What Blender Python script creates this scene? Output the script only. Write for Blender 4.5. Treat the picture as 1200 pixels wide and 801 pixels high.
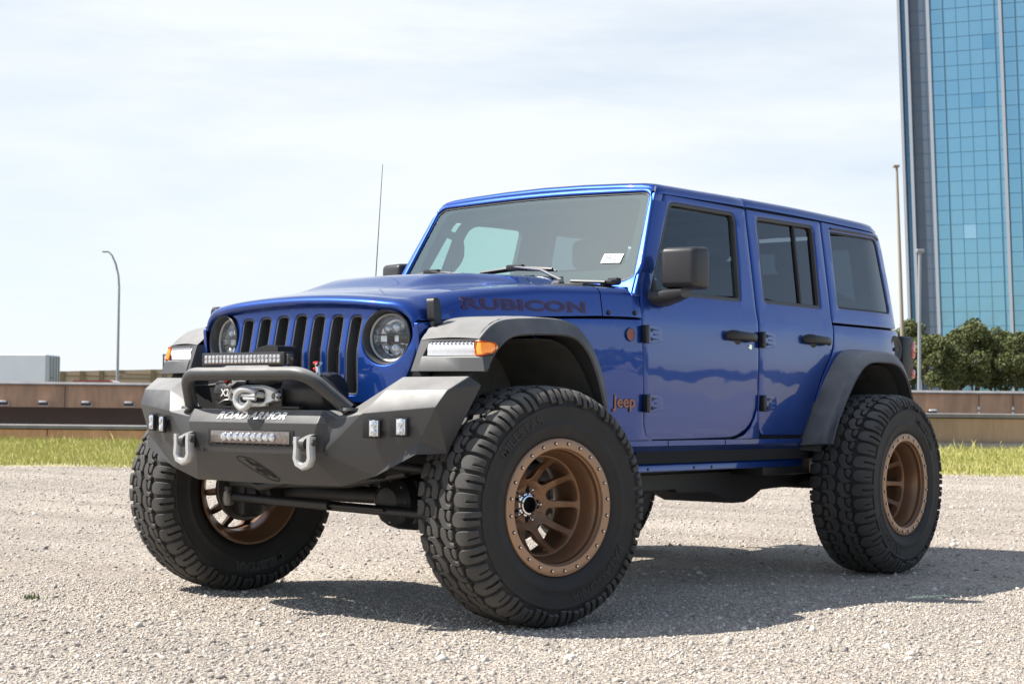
import bpy, bmesh, math, random
import numpy as np
from mathutils import Vector, Matrix
R=math.radians; pi=math.pi
random.seed(7); np.random.seed(7)
SC=bpy.context.scene
for o in list(bpy.data.objects): bpy.data.objects.remove(o)
COL=SC.collection

# ------------------------------------------------------------------ camera, light, exposure
CAM=Vector((5.4845,5.1766,0.8782)); YAW=R(218.634); PITCH=R(2.191); ROLL=R(0.553); FPX=1983.7
cd=bpy.data.cameras.new('camera'); cam=bpy.data.objects.new('camera',cd); COL.objects.link(cam); SC.camera=cam
cd.sensor_width=36; cd.lens=FPX/1200*36; cd.clip_start=0.1; cd.clip_end=6000
_d=Vector((math.cos(YAW)*math.cos(PITCH),math.sin(YAW)*math.cos(PITCH),math.sin(PITCH)))
_r=Vector((math.sin(YAW),-math.cos(YAW),0)); _u=_r.cross(_d)
_r2=math.cos(ROLL)*_r+math.sin(ROLL)*_u; _u2=-math.sin(ROLL)*_r+math.cos(ROLL)*_u
M=Matrix((( _r2.x,_u2.x,-_d.x),(_r2.y,_u2.y,-_d.y),(_r2.z,_u2.z,-_d.z))).to_4x4(); M.translation=CAM
cam.matrix_world=M
cd.dof.use_dof=True; cd.dof.focus_distance=6.6; cd.dof.aperture_fstop=11
SC.render.resolution_x=1024; SC.render.resolution_y=683
SC.view_settings.view_transform='Standard'; SC.view_settings.look='None'; SC.view_settings.gamma=1
SC.view_settings.exposure=0.63

sunv=Vector((0.50,-0.62,1.0)).normalized()
EL=math.asin(sunv.z); AZ=math.atan2(sunv.x,sunv.y)
W=bpy.data.worlds.new("World"); SC.world=W; W.use_nodes=True
nt=W.node_tree; nt.nodes.clear()
def wn(t,**k):
    n=nt.nodes.new(t)
    for a,b in k.items(): setattr(n,a,b)
    return n
sky=wn('ShaderNodeTexSky',sky_type='NISHITA'); sky.sun_disc=False; sky.sun_elevation=EL; sky.sun_rotation=AZ
sky.air_density=.9; sky.dust_density=.5; sky.ozone_density=1.0
tc=wn('ShaderNodeTexCoord'); mp=wn('ShaderNodeMapping'); mp.inputs['Scale'].default_value=(1.0,1.0,5.5)
mp.inputs['Location'].default_value=(2.3,0.7,0.0)
nz=wn('ShaderNodeTexNoise'); nz.inputs['Scale'].default_value=2.2; nz.inputs['Detail'].default_value=8; nz.inputs['Roughness'].default_value=.6; nz.inputs['Distortion'].default_value=.2
cr=wn('ShaderNodeValToRGB'); cr.color_ramp.elements[0].position=.34; cr.color_ramp.elements[1].position=.60
cr.color_ramp.elements[0].color=(.58,.58,.58,1); cr.color_ramp.elements[1].color=(1,1,1,1)
mx=wn('ShaderNodeMixRGB'); mx.inputs[2].default_value=(6.0,6.33,6.6,1)
bg=wn('ShaderNodeBackground'); bg.inputs[1].default_value=.102; wo=wn('ShaderNodeOutputWorld')
L=nt.links.new
L(tc.outputs['Generated'],mp.inputs[0]); L(mp.outputs[0],nz.inputs[0]); L(nz.outputs[0],cr.inputs[0])
L(sky.outputs[0],mx.inputs[1]); sx=wn('ShaderNodeSeparateXYZ'); L(tc.outputs['Generated'],sx.inputs[0])
el=wn('ShaderNodeMapRange'); el.inputs[1].default_value=.22; el.inputs[2].default_value=.55; el.inputs[3].default_value=1.; el.inputs[4].default_value=.2; L(sx.outputs[2],el.inputs[0])
az=wn('ShaderNodeMapRange'); az.inputs[1].default_value=-.15; az.inputs[2].default_value=.55; az.inputs[3].default_value=1.; az.inputs[4].default_value=.05; L(sx.outputs[1],az.inputs[0])   # the cloud bank lies to one side
m2=wn('ShaderNodeMath',operation='MULTIPLY'); L(el.outputs[0],m2.inputs[0]); L(az.outputs[0],m2.inputs[1])   # haze and cloud thin out overhead
ml=wn('ShaderNodeMath',operation='MULTIPLY'); L(cr.outputs[0],ml.inputs[0])
ov=wn('ShaderNodeMapRange'); ov.inputs[1].default_value=.35; ov.inputs[2].default_value=.85; ov.inputs[3].default_value=0.; ov.inputs[4].default_value=.22; L(sx.outputs[2],ov.inputs[0])   # thin high cloud overhead
m3=wn('ShaderNodeMath',operation='ADD'); m3.use_clamp=True; L(m2.outputs[0],m3.inputs[0]); L(ov.outputs[0],m3.inputs[1]); L(m3.outputs[0],ml.inputs[1]); L(ml.outputs[0],mx.inputs[0]); L(mx.outputs[0],bg.inputs[0]); L(bg.outputs[0],wo.inputs[0])
sd=bpy.data.lights.new('sun','SUN'); sd.energy=4.6; sd.angle=R(.53); sd.color=(1,.955,.89)
sun=bpy.data.objects.new('sun',sd); COL.objects.link(sun); sun.rotation_euler=(-sunv).to_track_quat('-Z','Y').to_euler()

# ------------------------------------------------------------------ materials
MATS={}
def mat(name,col=(.5,.5,.5),rough=.5,metal=0.,coat=0.,spec=.5,noise=None,bump=None,emit=None,coatr=.03,rnoise=None,dust_glare=None):
    """noise=(scale,colour2,amount)  bump=(scale,strength,dist)"""
    m=bpy.data.materials.new(name); m.use_nodes=True; t=m.node_tree; b=t.nodes['Principled BSDF']
    b.inputs['Base Color'].default_value=(*col,1); b.inputs['Roughness'].default_value=rough; b.inputs['Metallic'].default_value=metal
    b.inputs['Coat Weight'].default_value=coat; b.inputs['Coat Roughness'].default_value=coatr; b.inputs['Specular IOR Level'].default_value=spec
    if emit: b.inputs['Emission Color'].default_value=(*emit[0],1); b.inputs['Emission Strength'].default_value=emit[1]
    tc=t.nodes.new('ShaderNodeTexCoord')
    if noise:
        n=t.nodes.new('ShaderNodeTexNoise'); n.inputs['Scale'].default_value=noise[0]; n.inputs['Detail'].default_value=6; n.inputs['Roughness'].default_value=.65
        r=t.nodes.new('ShaderNodeValToRGB'); r.color_ramp.elements[0].position=.5-noise[2]/2; r.color_ramp.elements[1].position=.5+noise[2]/2
        r.color_ramp.elements[0].color=(*col,1); r.color_ramp.elements[1].color=(*noise[1],1)
        t.links.new(tc.outputs['Object'],n.inputs[0]); t.links.new(n.outputs[0],r.inputs[0]); t.links.new(r.outputs[0],b.inputs['Base Color'])
    if rnoise:
        n=t.nodes.new('ShaderNodeTexNoise'); n.inputs['Scale'].default_value=rnoise[0]; n.inputs['Detail'].default_value=4
        q=t.nodes.new('ShaderNodeMapRange'); q.inputs[1].default_value=.3; q.inputs[2].default_value=.7; q.inputs[3].default_value=rnoise[1]; q.inputs[4].default_value=rnoise[2]
        t.links.new(tc.outputs['Object'],n.inputs[0]); t.links.new(n.outputs[0],q.inputs[0]); t.links.new(q.outputs[0],b.inputs['Roughness'])
    if bump:
        n=t.nodes.new('ShaderNodeTexNoise'); n.inputs['Scale'].default_value=bump[0]; n.inputs['Detail'].default_value=3
        k=t.nodes.new('ShaderNodeBump'); k.inputs['Strength'].default_value=bump[1]; k.inputs['Distance'].default_value=bump[2]
        t.links.new(tc.outputs['Object'],n.inputs[0]); t.links.new(n.outputs[0],k.inputs['Height']); t.links.new(k.outputs[0],b.inputs['Normal'])
    if dust_glare:   # sun and sky glare painted pale into faces that look up, blotchy and dusty
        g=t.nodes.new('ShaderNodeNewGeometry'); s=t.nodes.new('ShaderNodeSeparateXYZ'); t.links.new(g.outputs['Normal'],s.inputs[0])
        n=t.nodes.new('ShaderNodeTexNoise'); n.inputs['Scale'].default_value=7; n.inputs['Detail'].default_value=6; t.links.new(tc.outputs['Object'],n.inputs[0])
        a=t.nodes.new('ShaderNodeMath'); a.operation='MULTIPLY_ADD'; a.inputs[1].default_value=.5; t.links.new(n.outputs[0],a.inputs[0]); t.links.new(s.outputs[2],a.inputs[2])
        q=t.nodes.new('ShaderNodeMapRange'); q.inputs[1].default_value=.62; q.inputs[2].default_value=1.2; q.inputs[3].default_value=dust_glare[1]; q.inputs[4].default_value=dust_glare[2]; t.links.new(a.outputs[0],q.inputs[0])
        x=t.nodes.new('ShaderNodeMixRGB'); x.inputs[2].default_value=(*dust_glare[0],1)
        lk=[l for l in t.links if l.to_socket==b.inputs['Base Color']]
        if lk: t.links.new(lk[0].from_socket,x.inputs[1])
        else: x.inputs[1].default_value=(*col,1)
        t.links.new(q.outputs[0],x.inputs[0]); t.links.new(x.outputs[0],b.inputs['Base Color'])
    MATS[name]=m; return m
def glassmat(name,tint,refl=(1,1,1),base=.04,grough=.0):
    m=bpy.data.materials.new(name); m.use_nodes=True; t=m.node_tree; t.nodes.clear()
    o=t.nodes.new('ShaderNodeOutputMaterial'); a=t.nodes.new('ShaderNodeBsdfTransparent'); a.inputs[0].default_value=(*tint,1)
    g=t.nodes.new('ShaderNodeBsdfGlossy'); g.inputs['Color'].default_value=(*refl,1); g.inputs['Roughness'].default_value=grough
    f=t.nodes.new('ShaderNodeLayerWeight'); f.inputs[0].default_value=.5
    q=t.nodes.new('ShaderNodeMath'); q.operation='POWER'; q.inputs[1].default_value=4.5; t.links.new(f.outputs['Facing'],q.inputs[0])
    k=t.nodes.new('ShaderNodeMath'); k.operation='MULTIPLY_ADD'; k.inputs[1].default_value=.9; k.inputs[2].default_value=base; k.use_clamp=True
    x=t.nodes.new('ShaderNodeMixShader'); t.links.new(q.outputs[0],k.inputs[0]); t.links.new(k.outputs[0],x.inputs[0])
    t.links.new(a.outputs[0],x.inputs[1]); t.links.new(g.outputs[0],x.inputs[2]); t.links.new(x.outputs[0],o.inputs[0])
    MATS[name]=m; return m
def paintmat():
    m=mat('blue_paint',(.002,.044,.262),.38,.64,1.,.5,coatr=.015); t=m.node_tree; b=t.nodes['Principled BSDF']; b.inputs['Coat IOR'].default_value=1.5
    tc=t.nodes.new('ShaderNodeTexCoord')
    v=t.nodes.new('ShaderNodeTexVoronoi'); v.inputs['Scale'].default_value=1500
    h=t.nodes.new('ShaderNodeHueSaturation'); h.inputs['Color'].default_value=(.002,.046,.275,1)
    r=t.nodes.new('ShaderNodeMapRange'); r.inputs[3].default_value=.75; r.inputs[4].default_value=1.35
    s=t.nodes.new('ShaderNodeSeparateColor')
    t.links.new(tc.outputs['Object'],v.inputs['Vector']); t.links.new(v.outputs['Color'],s.inputs[0]); t.links.new(s.outputs[0],r.inputs[0])
    t.links.new(r.outputs[0],h.inputs['Value']); t.links.new(h.outputs[0],b.inputs['Base Color'])
    n=t.nodes.new('ShaderNodeTexNoise'); n.inputs['Scale'].default_value=1.9; n.inputs['Detail'].default_value=1.5
    k=t.nodes.new('ShaderNodeBump'); k.inputs['Strength'].default_value=.42; k.inputs['Distance'].default_value=.014
    t.links.new(tc.outputs['Object'],n.inputs[0]); t.links.new(n.outputs[0],k.inputs['Height']); t.links.new(k.outputs[0],b.inputs['Coat Normal'])
    return m
BLUE=paintmat()
PLAS=mat('black_textured_plastic',(.050,.051,.053),.5,0,0,.6,bump=(420,.12,.002),rnoise=(14,.46,.56),dust_glare=((.40,.385,.36),.05,.75))  # glare on the flare tops is part of the colour, as a paler tone
MIRP=mat('mirror_plastic',(.035,.034,.036),.42,bump=(420,.1,.002))
CERB=mat('ceramic_black',(.05,.05,.048),.95,0,0,.1)
POWD=mat('black_powder_coat',(.026,.0255,.026),.46,0,0,.7,bump=(600,.15,.0015),rnoise=(9,.42,.52),dust_glare=((.40,.385,.36),.02,.75))
BLK=mat('satin_black',(.018,.018,.019),.45)
DARK=mat('dark_void',(.008,.008,.009),.8)
LINER=mat('wheel_liner',(.05,.055,.052),.75,noise=(8,(.11,.105,.09),.5))
SEAL=mat('rubber_seal',(.02,.02,.021),.55)
TRIM=mat('window_trim',(.055,.05,.048),.45)
RUB=mat('tyre_rubber',(.026,.0255,.025),.72,0,0,.4,noise=(5,(.075,.070,.063),.5),bump=(160,.12,.002),dust_glare=((.30,.28,.25),.04,.35))
RUBD=mat('tyre_sidewall',(.020,.0195,.019),.62,0,0,.35,noise=(6,(.036,.033,.030),.5),bump=(90,.08,.002))
RUBT=mat('tyre_lettering',(.030,.028,.027),.6)
RUBW=mat('tyre_outline_lettering',(.17,.17,.17),.6)
BRZ=mat('bronze_wheel',(.26,.145,.08),.33,.5,.0,.5,rnoise=(7,.3,.42))
BRZR=mat('bronze_ring',(.40,.245,.15),.38,.35,.0,.5)
ALU=mat('bare_aluminium',(.78,.78,.76),.38,.6,noise=(30,(.62,.62,.6),.5))
GREYP=mat('grey_painted_steel',(.56,.56,.55),.40,.3,noise=(25,(.45,.45,.44),.5))
CHR=mat('chrome',(.75,.75,.76),.08,1.)
STEEL=mat('worn_steel',(.22,.21,.20),.45,.8,noise=(20,(.1,.085,.07),.6))
ANTM=mat('antenna_grey',(.16,.16,.17),.4)
WHT=mat('white_lettering',(.75,.75,.75),.45)
REDL=mat('red_lettering',(.12,.026,.06),.4)
BLKL=mat('dark_lettering',(.012,.035,.13),.3)
ORG=mat('bronze_lettering',(.42,.17,.10),.45)
RED=mat('red_plastic',(.6,.02,.03),.3)
LAMPW=mat('white_lamp_lens',(.86,.88,.9),.12,0,1.,.6,noise=(60,(.7,.72,.75),.5))
AMBR=mat('amber_lens',(.85,.20,.008),.18,0,1.,.5,noise=(55,(.95,.36,.02),.5),emit=((1,.28,.01),.25))
REDLENS=mat('red_lens',(.5,.02,.02),.15,0,1.)
REFL=mat('reflector_bowl',(.9,.91,.94),.2,.7,noise=(35,(.6,.62,.66),.4))
LENSC=mat('led_lens',(.85,.88,.92),.06,.6,1.,noise=(90,(.30,.32,.36),.3))
LEATH=mat('seat_leather',(.02,.02,.021),.5,bump=(60,.2,.003))
DASH=mat('dash_plastic',(.045,.048,.05),.6)
GREYI=mat('interior_grey',(.16,.165,.16),.7)
WSG=glassmat('windshield_glass',(.58,.82,.76),refl=(.86,1,.96),base=.29)
FG=glassmat('door_glass',(.55,.74,.70),base=.07)
PG=glassmat('privacy_glass',(.13,.17,.20),base=.08)
CLR=glassmat('clear_lens',(.93,.95,.97),base=.05)

# ------------------------------------------------------------------ object helpers
def link(name,me,m,parent):
    o=bpy.data.objects.new(name,me); COL.objects.link(o)
    if m is not None:
        for k in (m if isinstance(m,(list,tuple)) else [m]): me.materials.append(k)
    if parent: o.parent=parent
    return o
def obj(name,bm,m=None,parent=None,ang=32,flat=False,recalc=True):
    if recalc: bmesh.ops.recalc_face_normals(bm,faces=bm.faces)
    me=bpy.data.meshes.new(name); bm.to_mesh(me); bm.free()
    if not flat:
        me.polygons.foreach_set('use_smooth',[True]*len(me.polygons)); me.set_sharp_from_angle(angle=R(ang))
    return link(name,me,m,parent)
def raw(name,verts,faces,m=None,parent=None,smooth=False,ang=32):
    me=bpy.data.meshes.new(name); me.from_pydata(verts,[],faces); me.update()
    if smooth: me.polygons.foreach_set('use_smooth',[True]*len(me.polygons)); me.set_sharp_from_angle(angle=R(ang))
    return link(name,me,m,parent)
def npmesh(name,V,F,m,parent=None):
    """V (n,3) float, F (m,k) int with fixed k"""
    me=bpy.data.meshes.new(name); k=F.shape[1]
    me.vertices.add(len(V)); me.vertices.foreach_set('co',V.astype(np.float32).ravel())
    me.loops.add(F.size); me.loops.foreach_set('vertex_index',F.astype(np.int32).ravel())
    me.polygons.add(len(F)); me.polygons.foreach_set('loop_start',np.arange(0,F.size,k,dtype=np.int32))
    me.update(calc_edges=True); me.validate()
    return link(name,me,m,parent)
def tag(o,label=None,cat=None,group=None,kind=None):
    if label: o['label']=label
    if cat: o['category']=cat
    if group: o['group']=group
    if kind: o['kind']=kind
    return o
def empty(name,loc=(0,0,0),rot=(0,0,0)):
    o=bpy.data.objects.new(name,None); COL.objects.link(o); o.location=loc; o.rotation_euler=rot; o.empty_display_size=.2; return o
def NB(): return bmesh.new()
def box(bm,c,s,bev=0,seg=2,mi=0,rot=None):
    r=bmesh.ops.create_cube(bm,size=1); vs=r['verts']
    bmesh.ops.scale(bm,verts=vs,vec=s)
    if bev>0:
        es=list({e for v in vs for e in v.link_edges})
        g=bmesh.ops.bevel(bm,geom=es,offset=bev,segments=seg,affect='EDGES',profile=.5); vs=list({v for f in g['faces'] for v in f.verts}|{v for v in vs if v.is_valid})
    if rot is not None: bmesh.ops.rotate(bm,verts=vs,cent=(0,0,0),matrix=rot)
    bmesh.ops.translate(bm,verts=vs,vec=c)
    if mi:
        for f in {f for v in vs for f in v.link_faces}: f.material_index=mi
    return vs
def frame_of(d):
    d=d.normalized(); a=Vector((0,0,1)) if abs(d.z)<.9 else Vector((1,0,0))
    u=d.cross(a).normalized(); return u,d.cross(u).normalized()
def tube(bm,pts,r,seg=12,caps=True,mi=0):
    pts=[Vector(p) for p in pts]; n=len(pts); rs=r if isinstance(r,(list,tuple)) else [r]*n
    u=None; rings=[]
    for i,p in enumerate(pts):
        t=(pts[min(i+1,n-1)]-pts[max(i-1,0)]).normalized()
        if u is None: u,v=frame_of(t)
        else: u=(u-t*u.dot(t)).normalized(); v=t.cross(u)
        rings.append([bm.verts.new(p+(u*math.cos(2*pi*k/seg)+v*math.sin(2*pi*k/seg))*rs[i]) for k in range(seg)])
    fs=[]
    for a,b in zip(rings,rings[1:]):
        for k in range(seg): fs.append(bm.faces.new((a[k],a[(k+1)%seg],b[(k+1)%seg],b[k])))
    if caps: fs.append(bm.faces.new(rings[0][::-1])); fs.append(bm.faces.new(rings[-1]))
    for f in fs: f.material_index=mi
def arc_pts(pts,rad,n=6):
    """round the corners of a 3D polyline"""
    pts=[Vector(p) for p in pts]; out=[pts[0]]
    for a,b,c in zip(pts,pts[1:],pts[2:]):
        d1=(a-b); d2=(c-b); r=min(rad,d1.length*.45,d2.length*.45)
        p=b+d1.normalized()*r; q=b+d2.normalized()*r
        for i in range(n+1):
            t=i/n; out.append(p*(1-t)**2+b*2*t*(1-t)+q*t*t)
    out.append(pts[-1]); return out
def lathe(bm,prof,seg=48,mat4=None,mi=0,closed=False):
    """prof: (radius, axial) ; axis = local Y ; returns verts"""
    rings=[]; T=mat4 or Matrix()
    for r,a in prof:
        if r<1e-6: rings.append([bm.verts.new(T@Vector((0,a,0)))])
        else: rings.append([bm.verts.new(T@Vector((r*math.cos(2*pi*k/seg),a,r*math.sin(2*pi*k/seg)))) for k in range(seg)])
    pr=list(zip(rings,rings[1:]))+([(rings[-1],rings[0])] if closed else [])
    for A,B in pr:
        for k in range(seg):
            a=A[k%len(A)],A[(k+1)%len(A)]; b=B[(k+1)%len(B)],B[k%len(B)]
            vs=[a[0]]+([a[1]] if a[1] is not a[0] else [])+[b[0]]+([b[1]] if b[1] is not b[0] else [])
            if len(vs)>=3:
                f=bm.faces.new(vs); f.material_index=mi
def prism(bm,poly,f0,f1,mi=0):
    """poly list of 2D, f0/f1 functions 2D->3D for the two caps"""
    a=[bm.verts.new(f0(*p)) for p in poly]; b=[bm.verts.new(f1(*p)) for p in poly]; n=len(a)
    fs=[bm.faces.new(a[::-1]),bm.faces.new(b)]+[bm.faces.new((a[i],a[(i+1)%n],b[(i+1)%n],b[i])) for i in range(n)]
    for f in fs: f.material_index=mi
def bevel_all(bm,off,seg=2,ang=30):
    es=[e for e in bm.edges if len(e.link_faces)==2 and e.calc_face_angle(0)>R(ang)]
    bmesh.ops.bevel(bm,geom=es,offset=off,segments=seg,affect='EDGES',profile=.5,clamp_overlap=True)
def sarea(p): return .5*sum(p[i][0]*p[(i+1)%len(p)][1]-p[(i+1)%len(p)][0]*p[i][1] for i in range(len(p)))
def rpoly(pts,r=.03,n=5):
    """rounded polygon; each point (u,v[,radius])"""
    out=[]; N=len(pts)
    for i in range(N):
        a=Vector(pts[i-1][:2]); b=Vector(pts[i][:2]); c=Vector(pts[(i+1)%N][:2]); rr=pts[i][2] if len(pts[i])>2 else r
        d1=a-b; d2=c-b; k=min(rr,d1.length*.49,d2.length*.49)
        if k<1e-4: out.append(tuple(b)); continue
        p=b+d1.normalized()*k; q=b+d2.normalized()*k
        for j in range(n+1):
            t=j/n; x=p*(1-t)**2+b*2*t*(1-t)+q*t*t; out.append((x.x,x.y))
    return out
def circ(cx,cy,r,n=40,ry=None): return [(cx+r*math.cos(2*pi*k/n),cy+(ry or r)*math.sin(2*pi*k/n)) for k in range(n)]
def offpoly(p,d):
    """inset by d (positive = towards inside)"""
    if sarea(p)<0: d=-d
    out=[]; N=len(p)
    for i in range(N):
        a=Vector(p[i-1]); b=Vector(p[i]); c=Vector(p[(i+1)%N])
        e1=(b-a); e2=(c-b)
        if e1.length<1e-7 or e2.length<1e-7: out.append(tuple(b)); continue
        e1.normalize(); e2.normalize(); n1=Vector((-e1.y,e1.x)); n2=Vector((-e2.y,e2.x)); m=(n1+n2)
        if m.length<1e-5: out.append(tuple(b)); continue
        m.normalize(); k=d/max(.5,m.dot(n1)); q=b+m*k; out.append((q.x,q.y))
    return out
def panel(name,outer,holes,mapf,m,parent,r=.005,th=.02,step=.05,ang=40,ns=3):
    """curved sheet with rounded rims. mapf(u,v,d)->Vector, d = depth behind the face"""
    bm=NB(); loops=[offpoly(outer,r)]+[offpoly(h,-r) for h in holes]
    for lp in loops:
        vs=[bm.verts.new((u,v,0)) for u,v in lp]
        for i in range(len(vs)): bm.edges.new((vs[i],vs[(i+1)%len(vs)]))
    bmesh.ops.triangle_fill(bm,edges=bm.edges[:],use_beauty=True)
    us=[v.co.x for v in bm.verts]; vv=[v.co.y for v in bm.verts]
    for ax,lo,hi in ((0,min(us),max(us)),(1,min(vv),max(vv))):
        st=step; n=int((hi-lo)/st)
        for i in range(1,n+1):
            c=lo+(hi-lo)*i/(n+1)
            no=(1,0,0) if ax==0 else (0,1,0); co=(c,0,0) if ax==0 else (0,c,0)
            bmesh.ops.bisect_plane(bm,geom=bm.verts[:]+bm.edges[:]+bm.faces[:],plane_co=co,plane_no=no,dist=1e-6)
    bmesh.ops.remove_doubles(bm,verts=bm.verts,dist=2e-5)
    for f in bm.faces:
        if f.normal.z<0: f.normal_flip()
    bm.normal_update()
    for f in bm.faces:
        if f.normal.z<0: f.normal_flip()
    be=[e for e in bm.edges if len(e.link_faces)==1]
    nrm={}
    for e in be:
        f=e.link_faces[0]; c=f.calc_center_median(); d=(e.verts[1].co-e.verts[0].co).normalized(); n=Vector((d.y,-d.x,0))
        if n.dot(e.verts[0].co-c)<0: n=-n
        for v in e.verts: nrm.setdefault(v,[]).append(n)
    off={}
    for v,l in nrm.items():
        s=sum(l,Vector()); 
        if s.length<1e-4: s=l[0].copy()
        s.normalize(); off[v]=s/max(.6,s.dot(l[0]))
    uv={v:(v.co.x,v.co.y) for v in bm.verts}
    prof=[(r*math.sin(pi/2*k/ns),r*(1-math.cos(pi/2*k/ns))) for k in range(1,ns+1)]+[(r,th)]
    prev={v:v for v in off}; newuv={}
    for o_,dp in prof:
        cur={}
        for v,n in off.items():
            w=bm.verts.new((0,0,0)); newuv[w]=(uv[v][0]+n.x*o_,uv[v][1]+n.y*o_,dp); cur[v]=w
        for e in be:
            a,b=e.verts
            try: bm.faces.new((prev[a],prev[b],cur[b],cur[a]))
            except ValueError: pass
        prev=cur
    for v,(a,b) in uv.items(): v.co=mapf(a,b,0)
    for w,(a,b,d) in newuv.items(): w.co=mapf(a,b,d)
    bmesh.ops.dissolve_degenerate(bm,dist=1e-6,edges=bm.edges)
    return obj(name,bm,m,parent,ang)
def loft(bm,secs,closed=False,mi=0):
    rows=[[bm.verts.new(p) for p in s] for s in secs]
    n=len(rows[0])
    for a,b in zip(rows,rows[1:]):
        for k in range(n if closed else n-1):
            f=bm.faces.new((a[k],a[(k+1)%n],b[(k+1)%n],b[k])); f.material_index=mi
    return rows
def textmesh(name,s,size,fn,m,parent,ext=.002,off=0.,sx=1.,shear=0.,cs=1.,res=3,split=True):
    """text in the plane (u to the right, v up, centred), mapped by fn(u,v,w)"""
    cu=bpy.data.curves.new(name,'FONT'); cu.body=s; cu.size=size; cu.extrude=ext/2; cu.offset=off; cu.align_x='CENTER'; cu.align_y='CENTER'
    cu.shear=shear; cu.space_character=cs; cu.resolution_u=res
    o=bpy.data.objects.new(name,cu); COL.objects.link(o)
    bpy.context.view_layer.update()
    me=bpy.data.meshes.new_from_object(o.evaluated_get(bpy.context.evaluated_depsgraph_get()))
    bpy.data.objects.remove(o); bpy.data.curves.remove(cu)
    bm=NB(); bm.from_mesh(me); bpy.data.meshes.remove(me)
    for f in bm.faces: f.material_index=0
    if split:
        for i in range(-20,21):
            c=i*split*1. if not isinstance(split,bool) else i*.05
            bmesh.ops.bisect_plane(bm,geom=bm.verts[:]+bm.edges[:]+bm.faces[:],plane_co=(c,0,0),plane_no=(1,0,0),dist=1e-6)
    for v in bm.verts: v.co=fn(v.co.x*sx,v.co.y,v.co.z+ext/2)
    me=bpy.data.meshes.new(name); bm.to_mesh(me); bm.free(); me.materials.clear()
    return link(name,me,m,parent)
# ------------------------------------------------------------------ the place: gravel lot, grass verge, sunken road, barriers, far things
FW=Vector((math.cos(YAW),math.sin(YAW),0)); RT=Vector((math.sin(YAW),-math.cos(YAW),0)); C0=Vector((CAM.x,CAM.y,0))
def G(D,L_,z=0): return C0+FW*D+RT*L_+Vector((0,0,z))     # distance across the lot, sideways, height
def gmat():
    m=bpy.data.materials.new('gravel'); m.use_nodes=True; t=m.node_tree; b=t.nodes['Principled BSDF']; b.inputs['Roughness'].default_value=.9; b.inputs['Specular IOR Level'].default_value=.25
    tc=t.nodes.new('ShaderNodeTexCoord'); out=tc.outputs['Object']
    def vor(s):
        v=t.nodes.new('ShaderNodeTexVoronoi'); v.inputs['Scale'].default_value=s; t.links.new(out,v.inputs['Vector']); return v
    v1=vor(75); v2=vor(170); v3=vor(32)
    n=t.nodes.new('ShaderNodeTexNoise'); n.inputs['Scale'].default_value=.35; n.inputs['Detail'].default_value=8; n.inputs['Roughness'].default_value=.7; t.links.new(out,n.inputs[0])
    s1=t.nodes.new('ShaderNodeSeparateColor'); t.links.new(v1.outputs['Color'],s1.inputs[0])
    r=t.nodes.new('ShaderNodeValToRGB'); e=r.color_ramp.elements; e[0].position=0; e[0].color=(.21,.195,.175,1); e[1].position=1; e[1].color=(.74,.66,.575,1)
    for p,c in ((.15,(.37,.33,.285,1)),(.45,(.495,.437,.373,1)),(.75,(.58,.515,.445,1))): q=e.new(p); q.color=c
    t.links.new(s1.outputs[0],r.inputs[0])
    r2=t.nodes.new('ShaderNodeValToRGB'); r2.color_ramp.elements[0].position=.35; r2.color_ramp.elements[1].position=.68; r2.color_ramp.elements[0].color=(.86,.85,.84,1); r2.color_ramp.elements[1].color=(1.12,1.10,1.07,1)
    t.links.new(n.outputs[0],r2.inputs[0])
    mpp=t.nodes.new('ShaderNodeMapping'); mpp.inputs['Rotation'].default_value=(0,0,-YAW); mpp.inputs['Scale'].default_value=(1.6,.22,1); t.links.new(out,mpp.inputs[0])
    nb=t.nodes.new('ShaderNodeTexNoise'); nb.inputs['Scale'].default_value=.8; nb.inputs['Detail'].default_value=6; t.links.new(mpp.outputs[0],nb.inputs[0])
    r3=t.nodes.new('ShaderNodeValToRGB'); r3.color_ramp.elements[0].position=.36; r3.color_ramp.elements[1].position=.62; r3.color_ramp.elements[0].color=(.82,.80,.78,1); r3.color_ramp.elements[1].color=(1.06,1.05,1.03,1); t.links.new(nb.outputs[0],r3.inputs[0])
    mx0=t.nodes.new('ShaderNodeMixRGB'); mx0.blend_type='MULTIPLY'; mx0.inputs[0].default_value=1; t.links.new(r.outputs[0],mx0.inputs[1]); t.links.new(r3.outputs[0],mx0.inputs[2]); r=mx0
    mx=t.nodes.new('ShaderNodeMixRGB'); mx.blend_type='MULTIPLY'; mx.inputs[0].default_value=1; t.links.new(r.outputs[0],mx.inputs[1]); t.links.new(r2.outputs[0],mx.inputs[2]); t.links.new(mx.outputs[0],b.inputs['Base Color'])
    a=t.nodes.new('ShaderNodeMath'); a.operation='MULTIPLY_ADD'; a.inputs[1].default_value=.45; t.links.new(v2.outputs['Distance'],a.inputs[0]); t.links.new(v1.outputs['Distance'],a.inputs[2])
    a2=t.nodes.new('ShaderNodeMath'); a2.operation='MULTIPLY_ADD'; a2.inputs[1].default_value=1.3; t.links.new(v3.outputs['Distance'],a2.inputs[0]); t.links.new(a.outputs[0],a2.inputs[2])
    k=t.nodes.new('ShaderNodeBump'); k.inputs['Strength'].default_value=.9; k.inputs['Distance'].default_value=.012; k.invert=True
    t.links.new(a2.outputs[0],k.inputs['Height']); t.links.new(k.outputs[0],b.inputs['Normal']); return m
GRAV=gmat()
SOIL=mat('dry_soil',(.40,.35,.17),.95,noise=(3,(.50,.43,.22),.5))
ASPH=mat('asphalt',(.05,.05,.052),.9,noise=(6,(.07,.07,.07),.5))
CONB=mat('brown_concrete',(.64,.36,.21),.85,noise=(.9,(.72,.42,.25),.7),bump=(14,.2,.01))
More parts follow.
